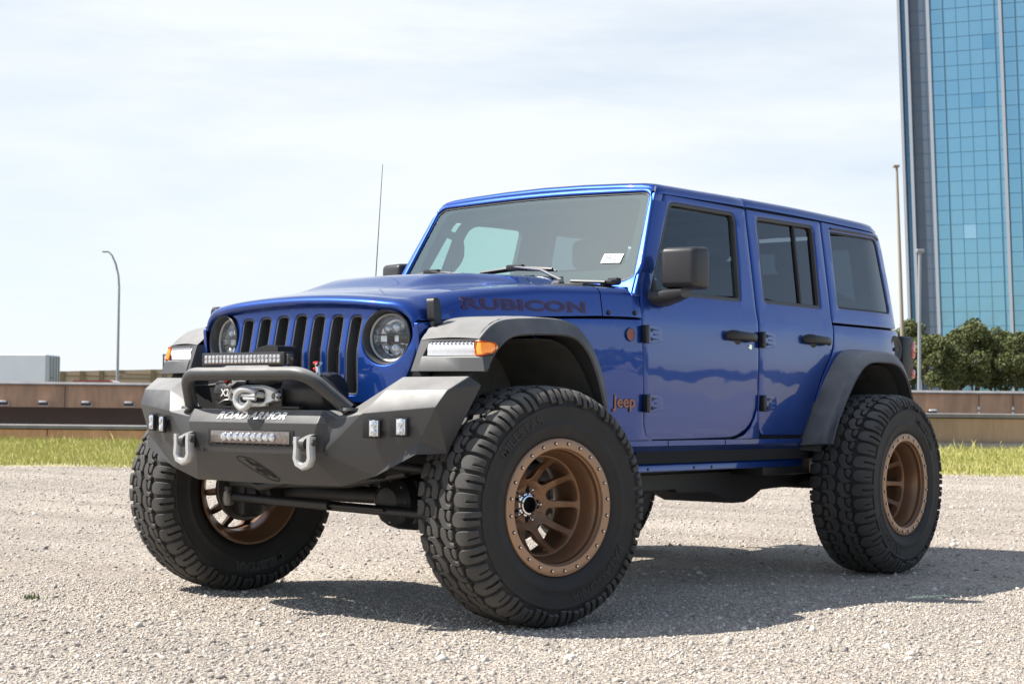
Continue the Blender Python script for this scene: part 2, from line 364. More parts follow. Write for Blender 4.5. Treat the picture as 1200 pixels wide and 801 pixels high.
CONR=mat('brown_concrete_right',(.42,.29,.20),.85,noise=(.9,(.49,.34,.24),.7),bump=(14,.2,.01))
CONG=mat('grey_concrete',(.21,.20,.195),.85,noise=(1.3,(.27,.26,.25),.6),bump=(18,.2,.008))
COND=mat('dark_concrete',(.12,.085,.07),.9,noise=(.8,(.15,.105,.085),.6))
def stains(m,amt=.22):
    t=m.node_tree; p=t.nodes['Principled BSDF']; lk=[l for l in t.links if l.to_socket==p.inputs['Base Color']][0]; src=lk.from_socket
    tc=t.nodes.new('ShaderNodeTexCoord'); mp_=t.nodes.new('ShaderNodeMapping'); mp_.inputs['Scale'].default_value=(2.2,2.2,.35); n=t.nodes.new('ShaderNodeTexNoise'); n.inputs['Scale'].default_value=1.; n.inputs['Detail'].default_value=7; n.inputs['Roughness'].default_value=.7
    r=t.nodes.new('ShaderNodeValToRGB'); r.color_ramp.elements[0].position=.38; r.color_ramp.elements[1].position=.62; r.color_ramp.elements[0].color=(1-amt,1-amt,1-amt*.9,1); r.color_ramp.elements[1].color=(1.05,1.05,1.05,1)
    x=t.nodes.new('ShaderNodeMixRGB'); x.blend_type='MULTIPLY'; x.inputs[0].default_value=1
    t.links.new(tc.outputs['Object'],mp_.inputs[0]); t.links.new(mp_.outputs[0],n.inputs[0]); t.links.new(n.outputs[0],r.inputs[0]); t.links.new(src,x.inputs[1]); t.links.new(r.outputs[0],x.inputs[2]); t.links.new(x.outputs[0],p.inputs['Base Color'])
for m_ in (CONB,CONR,CONG): stains(m_)
TANW=mat('tan_concrete',(.52,.40,.28),.85,noise=(.3,(.58,.46,.33),.6))
TANB=mat('brown_pilaster',(.27,.20,.11),.85)
FARG=mat('far_ground',(.16,.15,.09),.95,noise=(.05,(.22,.2,.13),.6))
# ground: one sheet, cut by the sunken road
strips=[(-900,0,0),(-60,0,0),(23.2,0,0),(36.6,0,1),(37.2,-.02,1),(38.5,-4.6,2),(77.6,-4.6,2),(78.3,-4.6,3),(78.4,.62,3),(1500,.75,3),(4500,.8,3)]
vs=[];fs=[];mi=[]
Ls=[-3000,-300,-60,-20,0,20,60,300,3000]
for D,z,m_ in strips: vs+= [tuple(G(D,l,z)) for l in Ls]
n=len(Ls)
for i in range(len(strips)-1):
    for j in range(n-1):
        a=i*n+j; fs.append((a,a+1,a+n+1,a+n)); mi.append([0,0,1,1,3,2,2,3,3,3][i])
gr_=raw('ground',vs,fs,[GRAV,SOIL,ASPH,FARG]); gr_.data.polygons.foreach_set('material_index',mi); tag(gr_,kind='structure')
bmg=NB(); bmg.from_mesh(gr_.data); bmesh.ops.recalc_face_normals(bmg,faces=bmg.faces)
if bmg.faces[0].normal.z<0: bmesh.ops.reverse_faces(bmg,faces=bmg.faces)
bmg.to_mesh(gr_.data); bmg.free()

# loose stones
rng=np.random.default_rng(11)
oct_=np.array([[1,0,0],[-1,0,0],[0,1,0],[0,-1,0],[0,0,1],[0,0,-1]],float)
of=np.array([[0,2,4],[2,1,4],[1,3,4],[3,0,4],[2,0,5],[1,2,5],[3,1,5],[0,3,5]])
def stones(name,pts,size,m):
    n=len(pts); sc=size[:,None,None]*rng.uniform(.55,1.25,(n,1,3)); sc[:,:,2]*=.72
    P=oct_[None]*rng.uniform(.6,1.15,(n,6,1))+rng.normal(0,.16,(n,6,3)); P=P*sc
    a=rng.uniform(0,2*pi,n); b=rng.uniform(-.5,.5,n)
    ca,sa=np.cos(a),np.sin(a); cb,sb=np.cos(b),np.sin(b)
    x=P[...,0]*cb[:,None]+P[...,2]*sb[:,None]; z=-P[...,0]*sb[:,None]+P[...,2]*cb[:,None]; y=P[...,1]
    X=x*ca[:,None]-y*sa[:,None]; Y=x*sa[:,None]+y*ca[:,None]
    Vv=np.stack([X,Y,z],-1); Vv[...,0]+=pts[:,0:1]; Vv[...,1]+=pts[:,1:2]; Vv[...,2]+=size[:,None]*.12
    F=(of[None]+6*np.arange(n)[:,None,None]).reshape(-1,3)
    return npmesh(name,Vv.reshape(-1,3),F,m)
def scatter(n,D0,D1,wid):
    # area-uniform over a trapezoid of the lot between two distances
    D=np.sqrt(rng.uniform(D0**2,D1**2,n)); L_=rng.uniform(-1,1,n)*(D*wid+.6)
    return np.stack([C0.x+FW.x*D+RT.x*L_,C0.y+FW.y*D+RT.y*L_],-1)
def clump(p,s,thr):
    v=np.sin(p[:,0]*s+1.3*np.sin(p[:,1]*s*.7))+np.sin(p[:,1]*s*1.3+1.1*np.sin(p[:,0]*s*.6)); return p[v+rng.normal(0,.6,len(p))>thr]
def stonemat():
    m=bpy.data.materials.new('limestone_chips'); m.use_nodes=True; t=m.node_tree; b=t.nodes['Principled BSDF']; b.inputs['Roughness'].default_value=.85; b.inputs['Specular IOR Level'].default_value=.3
    g=t.nodes.new('ShaderNodeNewGeometry'); r=t.nodes.new('ShaderNodeValToRGB'); e=r.color_ramp.elements; e[0].color=(.28,.25,.22,1); e[1].color=(.80,.74,.67,1)
    for p,c in ((.2,(.40,.36,.315,1)),(.5,(.53,.47,.405,1)),(.8,(.63,.57,.495,1))): q=e.new(p); q.color=c
    t.links.new(g.outputs['Random Per Island'],r.inputs[0]); t.links.new(r.outputs[0],b.inputs['Base Color']); return m
STM=stonemat()
pA=scatter(120000,2.6,8.5,.40); sA=rng.gamma(2.4,.0015,len(pA))+.0018
pB=scatter(60000,8.5,24,.40); sB=rng.gamma(2.2,.0024,len(pB))+.0035
pC=clump(scatter(5000,2.6,9,.40),1.1,.6); sC=rng.gamma(2.5,.0030,len(pC))+.004
pD=scatter(220,3,23,.42); sD=rng.uniform(.014,.026,len(pD))
tag(stones('loose_gravel',np.vstack([pA,pB,pC,pD]),np.clip(np.concatenate([sA,sB,sC,sD]),0,.03),STM),kind='stuff')

# grass verge
def grassmat():
    m=bpy.data.materials.new('verge_grass'); m.use_nodes=True; t=m.node_tree; b=t.nodes['Principled BSDF']; b.inputs['Roughness'].default_value=.7; b.inputs['Specular IOR Level'].default_value=.2
    g=t.nodes.new('ShaderNodeNewGeometry'); tc=t.nodes.new('ShaderNodeTexCoord'); n=t.nodes.new('ShaderNodeTexNoise'); n.inputs['Scale'].default_value=.5; n.inputs['Detail'].default_value=5
    t.links.new(tc.outputs['Object'],n.inputs[0]); a=t.nodes.new('ShaderNodeMath'); a.operation='MULTIPLY_ADD'; a.inputs[1].default_value=.45
    s=t.nodes.new('ShaderNodeMath'); s.operation='MULTIPLY'; s.inputs[1].default_value=.62
    t.links.new(n.outputs[0],s.inputs[0]); t.links.new(g.outputs['Random Per Island'],a.inputs[0]); t.links.new(s.outputs[0],a.inputs[2])
    r=t.nodes.new('ShaderNodeValToRGB'); e=r.color_ramp.elements; e[0].position=.12; e[0].color=(.25,.28,.07,1); e[1].position=.85; e[1].color=(.62,.56,.29,1)
    for p,c in ((.4,(.39,.41,.11,1)),(.62,(.53,.50,.19,1))): q=e.new(p); q.color=c
    t.links.new(a.outputs[0],r.inputs[0]); t.links.new(r.outputs[0],b.inputs['Base Color'])
    b.inputs['Subsurface Weight'].default_value=0
    return m
GRM=grassmat()
def blades(name,D,L_,h,w,m):
    n=len(D); a=rng.uniform(0,pi,n); lean=rng.normal(0,.35,n)
    bx=C0.x+FW.x*D+RT.x*L_; by=C0.y+FW.y*D+RT.y*L_; dx=np.cos(a)*w/2; dy=np.sin(a)*w/2
    la=rng.uniform(0,2*pi,n); ox=np.cos(la)*h*lean; oy=np.sin(la)*h*lean; o=np.zeros(n)
    Vv=np.stack([np.stack([bx-dx,by-dy,o],-1),np.stack([bx+dx,by+dy,o],-1),np.stack([bx+dx*.6+ox*.4,by+dy*.6+oy*.4,h*.6],-1),np.stack([bx+ox,by+oy,h],-1)],1).reshape(-1,3)
    i=4*np.arange(n)[:,None]; F=np.vstack([i+np.array([[0,1,2]]),i+np.array([[0,2,3]])])
    return npmesh(name,Vv,F,m)
n=250000; D=rng.uniform(22.6,36.4,n); L_=np.where(rng.random(n)<.78,rng.uniform(-13.5,13.5,n),rng.uniform(-36,36,n))
kp=(D>23.3+.35*np.sin(L_*1.7)+.25*np.sin(L_*4.1+2)+rng.normal(0,.3,n)); D=D[kp]; L_=L_[kp]; n=len(D)
h=rng.gamma(6,.010,n)+.02; h*=np.clip((D-22.9)/1.2,.3,1)*np.interp(D,[23,30,36],[.8,1.,1.5]); w=rng.uniform(.007,.016,n)
tag(blades('verge_grass',D,L_,h,w,GRM),kind='stuff')
n=260; D=rng.uniform(34.6,36.2,n); L_=rng.uniform(-13,13,n); STK=mat('dry_stalk',(.42,.38,.16),.8)
cl=np.sin(L_*2.1)+np.sin(L_*5.3+1); k=cl>-.2
tag(blades('tall_grass_stalks',D[k],L_[k],rng.uniform(.14,.32,k.sum()),rng.uniform(.006,.014,k.sum()),GRM),kind='stuff')
# a small weed in the gravel
D=np.full(46,7.62+0.)+rng.normal(0,.035,46); 
wd=blades('weed',D,(43-600)/1984*D+rng.normal(0,.025,46),rng.uniform(.01,.03,46),rng.uniform(.006,.012,46),mat('weed_green',(.13,.17,.07),.7)); tag(wd,'tiny green weed growing alone out of the gravel','weed')

def extr(name,prof,L0,L1,m,step=4.,mats=None):
    """prof: (D,z) outline extruded sideways from L0 to L1"""
    bm=NB(); secs=[[G(d,l,z) for d,z in prof] for l in np.arange(L0,L1+.01,step)]
    rows=loft(bm,secs,True); bm.faces.new(rows[0][::-1]); bm.faces.new(rows[-1]); return obj(name,bm,m,None,20)
b1=extr('concrete_barrier',[(36.0,-.1),(36.0,.300),(36.15,.315),(36.55,.315),(36.7,.30),(36.7,-4.6)],-60,1.0,CONB,step=6.1); tag(b1,'low brown concrete barrier wall along the grass at left','barrier wall')
cap=extr('coping',[(35.94,.320),(35.94,.385),(35.98,.405),(36.75,.405),(36.75,.320)],-60,1.02,CONG,step=6.102); cap.parent=b1
b2=extr('concrete_barrier',[(36.02,.19),(36.0,.72),(36.15,.735),(36.55,.735),(36.7,.72),(36.7,-4.6),(36.1,-4.6)],1.06,60,CONR,step=5.89); tag(b2,'taller brown concrete barrier wall at right behind the rear wheel','barrier wall')
cap=extr('coping',[(35.94,.740),(35.94,.815),(35.98,.832),(36.75,.832),(36.75,.740)],1.06,60,CONG,step=5.89); cap.parent=b2
cap=extr('wall_base',[(35.90,-.05),(35.93,.205),(35.99,.205),(35.99,-.05)],1.06,60,CONG,step=5.89); cap.parent=b2
for lo,hi,par,zc,zs in ((-19,0,b1,.20,.20),(5,19,b2,.46,.50)):
    for l in np.arange(lo,hi,3.05): bm=NB(); vs=box(bm,(0,0,0),(.02,.018,zs)); [setattr(v,'co',G(36.0+v.co.x,l+v.co.y,zc+v.co.z)) for v in vs]; obj('panel_seam',bm,COND,par,flat=True)
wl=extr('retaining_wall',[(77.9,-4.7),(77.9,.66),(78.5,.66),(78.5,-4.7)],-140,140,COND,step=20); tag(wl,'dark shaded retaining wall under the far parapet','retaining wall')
pb=extr('bridge_parapet',[(76.0,.66),(76.0,1.60),(75.93,1.63),(75.93,1.70),(76.10,1.79),(76.45,1.79),(76.45,.66)],-140,140,CONB,step=20); tag(pb,'long brown concrete parapet across the far side of the sunken road','parapet')
cap=extr('coping',[(75.90,1.655),(75.90,1.705),(76.08,1.80),(76.12,1.80),(76.12,1.655)],-140,140,CONG,step=20); cap.parent=pb
bm=NB()
def gbox(bm,D,L_,z,sD,sL,sz,bev=0):
    rot=Matrix.Rotation(math.atan2(FW.y,FW.x),3,'Z'); return box(bm,G(D,L_,z),(sD,sL,sz),bev,1,0,rot) if False else _gb(bm,D,L_,z,sD,sL,sz,bev)
def _gb(bm,D,L_,z,sD,sL,sz,bev):
    vs=box(bm,(0,0,0),(sD,sL,sz),bev,1)
    for v in vs:
        c=v.co.copy(); v.co=G(D+c.x,L_+c.y,z+c.z)
    return vs
bm.free()
for px in (-60,77.5,230,420,640,860,1147,1187): bm=NB(); gbox(bm,75.92,(px-600)/1984*76,1.14,.02,.035,.95); obj('expansion_joint',bm,COND,pb,flat=True)
for px in (1147,1187):
    for z in (.80,1.02): bm=NB(); gbox(bm,75.88,(px-600)/1984*76,z,.03,.09,.14); obj('joint_patch',bm,WHT,pb,flat=True)
FIX=mat('fixture_white',(.85,.85,.83),.4); fx0=None
for i,px in enumerate((6,53,103,153,1092)):
    if fx0 is None:
        bm=NB()
        vs=box(bm,(-.12,0,.06),(.20,.32,.09),.02); vs=box(bm,(0,-.02,-.05),(.02,.46,.16))
        fx0=obj('wall_light',bm,FIX,None); 
        bm=NB(); box(bm,(-.01,.0,-.03),(.03,.44,.13)); hs=obj('recess_shade',bm,COND,fx0,flat=True); fx=fx0  # dark box painted as the shadowed recess below the lamp
    else:
        fx=fx0.copy(); COL.objects.link(fx)
        for c in fx0.children: q=c.copy(); COL.objects.link(q); q.parent=fx
    fx.location=G(75.85,(px-600)/1984*76,.84); fx.rotation_euler=(0,0,YAW)
    tag(fx,{6:'white lamp on the brown parapet at the very left edge, under the white trailer',53:'white lamp on the brown parapet under the right end of the white trailer',103:'white lamp on the brown parapet just left of the curved-arm street lamp',153:'white lamp on the brown parapet right of the curved-arm street lamp, nearest the bumper'}[px] if px<600 else 'single white lamp on the parapet seen above the right barrier wall','wall light','lamps along the parapet' if px<600 else None)
tag(fx0,group='lamps along the parapet')

# tall poles
def pole(name,D,pts,rad,head,m,label,cat):
    bm=NB(); tube(bm,[G(D,l,z) for l,z in pts],rad,10); p=obj(name,bm,m,None,60); tag(p,label,cat)
    bm=NB(); hl_,hz,sl,sz,sd2=head; vs=gbox(bm,D,hl_,hz,sd2,sl,sz,.03); obj('lamp_head',bm,m,p); 
    bm=NB(); gbox(bm,D,pts[0][0],pts[0][1]+.1,.5,.5,.2,.02); obj('pole_base',bm,CONG,p); return p
PM=mat('galvanised_pole',(.42,.43,.45),.5,.5); PT=mat('tan_pole',(.40,.34,.27),.6)
L0=(138-600)/19.84
pole('street_lamp',100,[(L0,.7),(L0,7.7),(L0-.05,8.4),(L0-.22,9.1),(L0-.45,9.6),(L0-.65,9.80),(L0-.80,9.84)],[.095,.07,.065,.06,.05,.045,.04],(L0-.86,9.82,.36,.10,.2),PM,'curved-arm grey street lamp standing behind the parapet at left','street lamp')
k=1984/90; lx=(1077.5-600)/k
pole('street_lamp',90,[(lx,.7),(lx+.03,9.3)],[.10,.085],(lx+.05,9.38,.42,.18,.3),PM,'straight pale street lamp in front of the trees beside the vehicle','street lamp')
k=1984/110
pole('tall_light_pole',110,[((1061-600)/k,.7),((1055.5-600)/k,9.5),((1051-600)/k,16.7)],[.15,.12,.085],((1050.3-600)/k,16.8,.40,.16,.4),PT,'very tall slightly leaning tan light pole left of the tower','light pole')
bm=NB(); kk=1984/80
for px in (191.8,195.2): gbox(bm,80,(px-600)/kk,1.9,.06,.07,2.6)
gbox(bm,80,(193.5-600)/kk,3.17,.06,.21,.07); tag(obj('sign_frame',bm,STEEL,None),'thin grey double post frame behind the vehicle fender','post frame')

# semi trailer, red car, tan flyover
TR_=empty('semi_trailer'); TR_.matrix_world=Matrix.Translation(G(132,(57-600)/1984*132,.7))@Matrix.Rotation(math.atan2(RT.y,RT.x)-R(4),4,'Z'); tag(TR_,'plain white box semi trailer parked behind the parapet at left','trailer')
# local: x towards the rear (right), y = away... 
TW_=mat('trailer_white',(.76,.79,.84),.5,noise=(.4,(.86,.87,.89),.5)); TRR=mat('trailer_rear',(.46,.47,.47),.5)
bm=NB(); box(bm,(-7.3,1.3 if True else 0,2.45),(14.6,2.6,2.85),.04,1)
for k in range(6): box(bm,(-.3-k*2.4,-.001,2.45),(.02,.006,2.7))
obj('trailer_body',bm,TW_,TR_)
bm=NB(); box(bm,(.02,.66,2.45),(.05,1.22,2.7),.01); box(bm,(.02,1.94,2.45),(.05,1.22,2.7),.01); box(bm,(-.14,-.012,2.45),(.22,.02,2.84)); obj('trailer_door',bm,TRR,TR_)
bm=NB(); 
for y in (.35,.95,1.65,2.25): tube(bm,[(.06,y,1.15),(.06,y,3.75)],.025,6)
box(bm,(.07,.65,2.1),(.05,.3,.08)); obj('lock_rod',bm,STEEL,TR_)
bm=NB(); box(bm,(-6,1.3,.92),(11.5,1.0,.18)); box(bm,(-.3,1.3,.6),(.1,2.3,.12)); box(bm,(-11.6,1.3,.5),(.15,1.6,.9)); obj('chassis_frame',bm,BLK,TR_)
for x in (-1.4,-2.65):
    for y in (.2,2.4):
        bm=NB(); lathe(bm,[(0,-.16),(.30,-.16),(.5,-.13),(.51,0),(.5,.13),(.30,.16),(0,.16)],24,Matrix.Translation((x,y,.51))); obj('wheel',bm,RUB,TR_)
RC=empty('red_car'); RC.matrix_world=Matrix.Translation(G(95,(112-600)/1984*95,.7))@Matrix.Rotation(math.atan2(RT.y,RT.x),4,'Z'); tag(RC,'red car whose roof just shows over the parapet','car')
bm=NB(); prism(bm,rpoly([(-2.2,.25),(-2.25,.75),(-1.5,.95),(-1.0,1.42),(1.05,1.45),(1.7,1.0),(2.25,.9),(2.25,.25)],.12,3),lambda u,v:Vector((u,-.85,v)),lambda u,v:Vector((u,.85,v))); bevel_all(bm,.06,2,40); obj('body',bm,mat('car_red',(.42,.03,.02),.3,0,1.),RC)
bm=NB(); prism(bm,rpoly([(-1.40,.97),(-.95,1.33),(1.0,1.35),(1.50,1.0)],.04,3),lambda u,v:Vector((u,-.862,v)),lambda u,v:Vector((u,.862,v))); obj('window',bm,DARK,RC)
for x in (-1.4,1.4):
    for y in (-.75,.75): bm=NB(); lathe(bm,[(0,-.1),(.2,-.1),(.32,-.08),(.32,.08),(.2,.1),(0,.1)],20,Matrix.Translation((x,y,.32))); obj('wheel',bm,RUB,RC)
k=220/1984; fy=None
bm=NB(); 
a=(-60-600)*k; b=(330-600)*k
vs_=[]
def zt_(px): return .878+(471.4+.00965*px*0-436+.029*(px-70)+1.0)*k
for D_,dz in ((220,0),(220.5,0)):
    for px in (-60,330): vs_+= [G(D_,(px-600)*k,.5),G(D_,(px-600)*k,zt_(px))]
idx=[(0,1,3,2),(4,6,7,5),(1,5,7,3),(0,4,5,1),(2,3,7,6)]
fo2=raw('flyover_wall',[tuple(p) for p in vs_],idx,TANW); tag(fo2,'tan highway flyover wall with brown pilasters beyond the trailer','highway wall')
for px in (-20,20,50,74,97,119.5,166+14,143,230,262):
    bm=NB(); short=px in (143,); zt=zt_(px)-(.0); zb=.6 if not short else zt-.45; gbox(bm,219.85,(px-600)*k,(zt+zb)/2,.3,.55,zt-zb); obj('pilaster',bm,TANB,fo2)
bm=NB(); gbox(bm,219.9,(98-600)*k,zt_(98)-.62,.2,10,.10); gbox(bm,219.9,(220-600)*k,zt_(180)-.62,.2,16,.10); gbox(bm,219.9,(200-600)*k,zt_(180)-1.2,.2,14,.10); obj('band',bm,TANB,fo2)

# office tower
TWR=empty('office_tower'); tag(TWR,'tall blue mirrored glass office tower with pale vertical ribs','office tower')
D0=212.; th_=R(25.3); kx=lambda px:(px-600)/1984
L00=kx(1061.5)*D0
def tt(px): k_=kx(px); return (k_*D0-L00)/(math.cos(th_)+k_*math.sin(th_))
LEAN=R(2.1)
def TP(t,z,o=0):   # along the facade, height, outwards
    l=L00+t*math.cos(th_)-o*math.sin(th_); d=D0-t*math.sin(th_)-o*math.cos(th_)
    l-=math.tan(LEAN)*(z-26.); return G(d,l,z)
def tbox(bm,t0,t1,z0,z1,o0,o1):
    c=[TP(t,z,o) for t in (t0,t1) for z in (z0,z1) for o in (o0,o1)]
    v=[bm.verts.new(p) for p in c]
    for f in ((0,1,3,2),(4,6,7,5),(0,4,5,1),(2,3,7,6),(0,2,6,4),(1,5,7,3)): bm.faces.new([v[i] for i in f])
HT=62.; TL=tt(1330)
bm=NB(); tbox(bm,.1,TL,.6,HT,-24,-.35); obj('tower_core',bm,mat('tower_dark',(.05,.07,.09),.4),TWR,flat=True)
RIB=mat('rib_metal',(.42,.45,.50),.45,.2); GR1=mat('tower_glass',(.20,.41,.555),.10,.85,noise=(.05,(.24,.45,.58),.6)); GR2=mat('tower_glass_pale',(.34,.55,.70),.12,.85); GR3=mat('tower_glass_dim',(.17,.37,.53),.10,.85); GD=mat('tower_granite',(.10,.135,.19),.35,.1,noise=(.4,(.12,.15,.20),.5))
MUL=mat('mullion_dark',(.05,.14,.22),.5); DG=mat('tower_dark_glass',(.07,.15,.24),.15,.6)
RH=1.80
for a,b in ((1060.8,1063.8),(1070.2,1073.8),(1094.9,1098.6),(1180.0,1183.8),(1262,1266)):
    bm=NB(); tbox(bm,tt(a),tt(b),.6,HT,-.4,.55); obj('rib',bm,RIB,TWR,flat=True)
bm=NB(); tbox(bm,tt(1064.3),tt(1069.6),.6,HT,-.3,-.05); obj('dark_glass_strip',bm,DG,TWR,flat=True)
bm=NB(); tbox(bm,tt(1074.2),tt(1094.2),.6,HT,-.3,-.02); obj('granite_strip',bm,GD,TWR,flat=True)
bm=NB()
for r_ in range(int(HT/RH)): tbox(bm,tt(1074.2),tt(1094.2),.6+r_*RH,.6+r_*RH+.05,-.2,.01); tbox(bm,tt(1064.3),tt(1069.6),.6+r_*RH*2,.66+r_*RH*2,-.2,-.03) if r_*2*RH<HT-2 else None
tbox(bm,tt(1090.5),tt(1091),.6,HT,-.2,.012)
obj('granite_joint',bm,MUL,TWR,flat=True)
cols=[1098.6,1113.5,1128.8,1143.9,1159.2,1174.6,1179.4],[1184.2,1199,1215,1231,1247,1262],[1267,1283,1299,1315,1330]
wins=[]
for g_ in cols:
    for a,b in zip(g_,g_[1:]):
        for r_ in range(int((HT-1)/RH)): wins.append((a,b,.6+r_*RH))
vis=[w_ for w_ in wins if w_[1]<1205 and 5<w_[2]<46 and w_[1]-w_[0]>8]; vis=vis[-100:] if len(vis)>100 else vis
visset=set(vis); rest=NB(); rnd=random.Random(5)
for w_ in wins:
    a,b,z=w_; bm=NB() if w_ in visset else rest
    jit=rnd.uniform(-.018,.018); c=[TP(tt(a),z,-.08+jit),TP(tt(b),z,-.08-jit),TP(tt(b),z+RH,-.08-jit*.5),TP(tt(a),z+RH,-.08)]
    f=bm.faces.new([bm.verts.new(p) for p in c])
    if w_ in visset: obj('window_pane',bm,GR2 if (abs(z-.6-RH*12)<.1 and a==1128.8) or rnd.random()<.008 else (GR3 if rnd.random()<.015 else GR1),TWR,flat=True)
tag(obj('glass_facade',rest,GR1,TWR,flat=True),kind='stuff')
bm=NB()
for g_ in cols:
    for i,a in enumerate(g_[1:-1] if g_[0]!=1098.6 else g_[1:-1]):
        w_=.085 if a in (1113.5,1174.6,1199) else .022; tbox(bm,tt(a)-w_,tt(a)+w_,.6,HT,-.2,-.02)
    for r_ in range(int(HT/RH)): tbox(bm,tt(g_[0]),tt(g_[-1]),.575+r_*RH,.622+r_*RH,-.2,-.03)
obj('mullion',bm,MUL,TWR,flat=True)

# trees
LEAF=mat('oak_leaf',(.055,.075,.022),.6,0,0,.3); 
def leafmat(name,c1,c2):
    m=bpy.data.materials.new(name); m.use_nodes=True; t=m.node_tree; b=t.nodes['Principled BSDF']; b.inputs['Roughness'].default_value=.6; b.inputs['Specular IOR Level'].default_value=.25
    g=t.nodes.new('ShaderNodeNewGeometry'); r=t.nodes.new('ShaderNodeValToRGB'); r.color_ramp.elements[0].color=(*c1,1); r.color_ramp.elements[1].color=(*c2,1)
    t.links.new(g.outputs['Random Per Island'],r.inputs[0]); t.links.new(r.outputs[0],b.inputs['Base Color']); return m
LM=leafmat('oak_leaves',(.06,.080,.028),(.23,.24,.095)); BARK=mat('bark',(.10,.08,.065),.9,noise=(5,(.15,.12,.10),.5))
def leaves(cl,n,size):
    """cl: list of (centre, radius) ; returns npmesh arrays"""
    cs=np.array([[*c] for c,_ in cl]); rs_=np.array([r for _,r in cl]); w=rs_**2; w/=w.sum()
    i=rng.choice(len(cl),n,p=w); d=rng.normal(0,1,(n,3)); d/=np.linalg.norm(d,axis=1)[:,None]; r=rng.uniform(.55,1.08,n)**.7
    P=cs[i]+d*(rs_[i]*r)[:,None]*np.array([1,1,.8])
    a=rng.normal(0,1,(n,3)); a/=np.linalg.norm(a,axis=1)[:,None]; b=np.cross(a,rng.normal(0,1,(n,3))); b/=np.linalg.norm(b,axis=1)[:,None]
    s=size*rng.uniform(.6,1.4,n)[:,None]
    Q=np.stack([P-a*s,P-b*s*.55,P+a*s,P+b*s*.55],1).reshape(-1,3); F=np.arange(4*n).reshape(-1,4); return Q,F
def tree(px,D_,top,wd,label,n=9000,seed=0,base=.7,bot=None,size=.085,group=None):
    global rng
    rg=random.Random(seed); k_=D_/1984; L_=(px-600)*k_; hz=476.4+.00965*(px-600); H=.878+(hz-top)*k_; W_=wd*k_/2
    root=empty('live_oak_tree',tuple(G(D_,L_,base))); tag(root,label,'tree',group)
    zb=base+(H-base)*.31; cl=[]; ns=34
    for q in range(ns):
        a=rg.uniform(0,2*pi); rr=math.sqrt(rg.random())*.86; z=zb+(H-zb)*(.05+.80*rg.random()); 
        env=rg.uniform(.8,1.15)*math.sin(pi*min(.95,max(.16,(z-zb)/(H-zb)))**.8)**.5; c=Vector((W_*rr*env*math.cos(a),W_*rr*env*math.sin(a),z-base)); cl.append((c,W_*rg.uniform(.24,.50)))
    cl.append((Vector((0,0,H-base-W_*.25)),W_*.28))
    Q,F=leaves(cl,n,size); npmesh('crown',Q,F,LM,root)
    bm=NB()
    for q in range(rg.choice([3,4,4])):
        a=rg.uniform(0,2*pi); e=Vector((W_*.55*math.cos(a),W_*.55*math.sin(a),(H-base)*.62))
        m1=Vector((e.x*.25,e.y*.25,(H-base)*.18)); tube(bm,[(.1*math.cos(a),.1*math.sin(a),-.1),m1,m1.lerp(e,.5)+Vector((0,0,.2)),e],[.11,.09,.065,.03],7)
        for j in range(2):
            b_=a+rg.uniform(-.9,.9); e2=m1.lerp(e,.5)+Vector((W_*.4*math.cos(b_),W_*.4*math.sin(b_),(H-base)*.25)); tube(bm,[m1.lerp(e,.5),e2],[.05,.02],6)
    obj('trunk',bm,BARK,root,60)
for i,(px,tp_,wd,lb_,dd) in enumerate([(1066,373,52,'live oak tree half hidden behind the pale street lamp and the tail light',113),(1098,390,58,'dark low live oak tree just right of the pale street lamp',108),(1122,384,46,'live oak tree overlapping the left side of the tallest one',112),(1141,371,60,'tallest live oak tree in the row before the glass tower',110),(1168,382,54,'live oak tree right of the tallest one, thin stems showing',113),(1196,388,56,'live oak tree at the right edge of the photo',109)]):
    tree(px,dd,tp_,wd,lb_,seed=i+3,n=15000,group='live oaks before the tower')
tree(101,97,441,11,'small green bush top showing beside the red car',n=500,seed=33,size=.05)
# wood on the other side of the lot, seen only as a reflection in the doors
cl=[]
rg=random.Random(9)
for i in range(110):
    x=-75+i*1.3+rg.uniform(-1,1); cl.append((Vector((x,58+rg.uniform(-2,2),rg.uniform(.5,3.2))),rg.uniform(1.3,2.4)))
Q,F=leaves(cl,24000,.34); tag(npmesh('far_wood',Q,F,LM),kind='stuff')

# ------------------------------------------------------------------ the vehicle (x forward, y to its left, origin under the front axle)
CAR=empty('off_road_suv'); tag(CAR,'lifted blue four-door off-road SUV with bronze wheels on gravel','suv')
ZS=[.40,.55,.62,.70,.85,1.1,1.26,1.315,1.35,1.38,1.42,1.5,1.9,2.0]; YS=[.74,.755,.77,.78,.79,.797,.796,.793,.784,.777,.771,.758,.69,.673]
_zz=np.linspace(.35,2.05,681); _yy=np.interp(_zz,ZS,YS); _k=np.hanning(19); _k/=_k.sum(); _yy=np.convolve(np.pad(_yy,9,mode='edge'),_k,'valid')
def S(x,z):
    y=float(np.interp(z,_zz,_yy))
    if x>-.96: y-=.1095*(x+.96)
    if x<-3.35: y-=(-3.35-x)**2*.35
    return y
def side(s): return lambda u,v,d: Vector((u,s*(S(u,v)-d),v))
SIDES=((1,'left'),(-1,'right'))
def pane(name,w,mapf,d,m,parent,nr=14,nc=18):
    # single curved sheet, slightly larger than the opening
    P=offpoly(w,-.006); v0=min(p[1] for p in P)+1e-4; v1=max(p[1] for p in P)-1e-4; secs=[]
    for v in np.linspace(v0,v1,nr):
        xs=[]
        for a,b in zip(P,P[1:]+P[:1]):
            if (a[1]-v)*(b[1]-v)<=0 and a[1]!=b[1]: xs.append(a[0]+(b[0]-a[0])*(v-a[1])/(b[1]-a[1]))
        secs.append([mapf(u,v,d) for u in np.linspace(min(xs),max(xs),nc)])
    bm=NB(); loft(bm,secs); return obj(name,bm,m,parent,80)

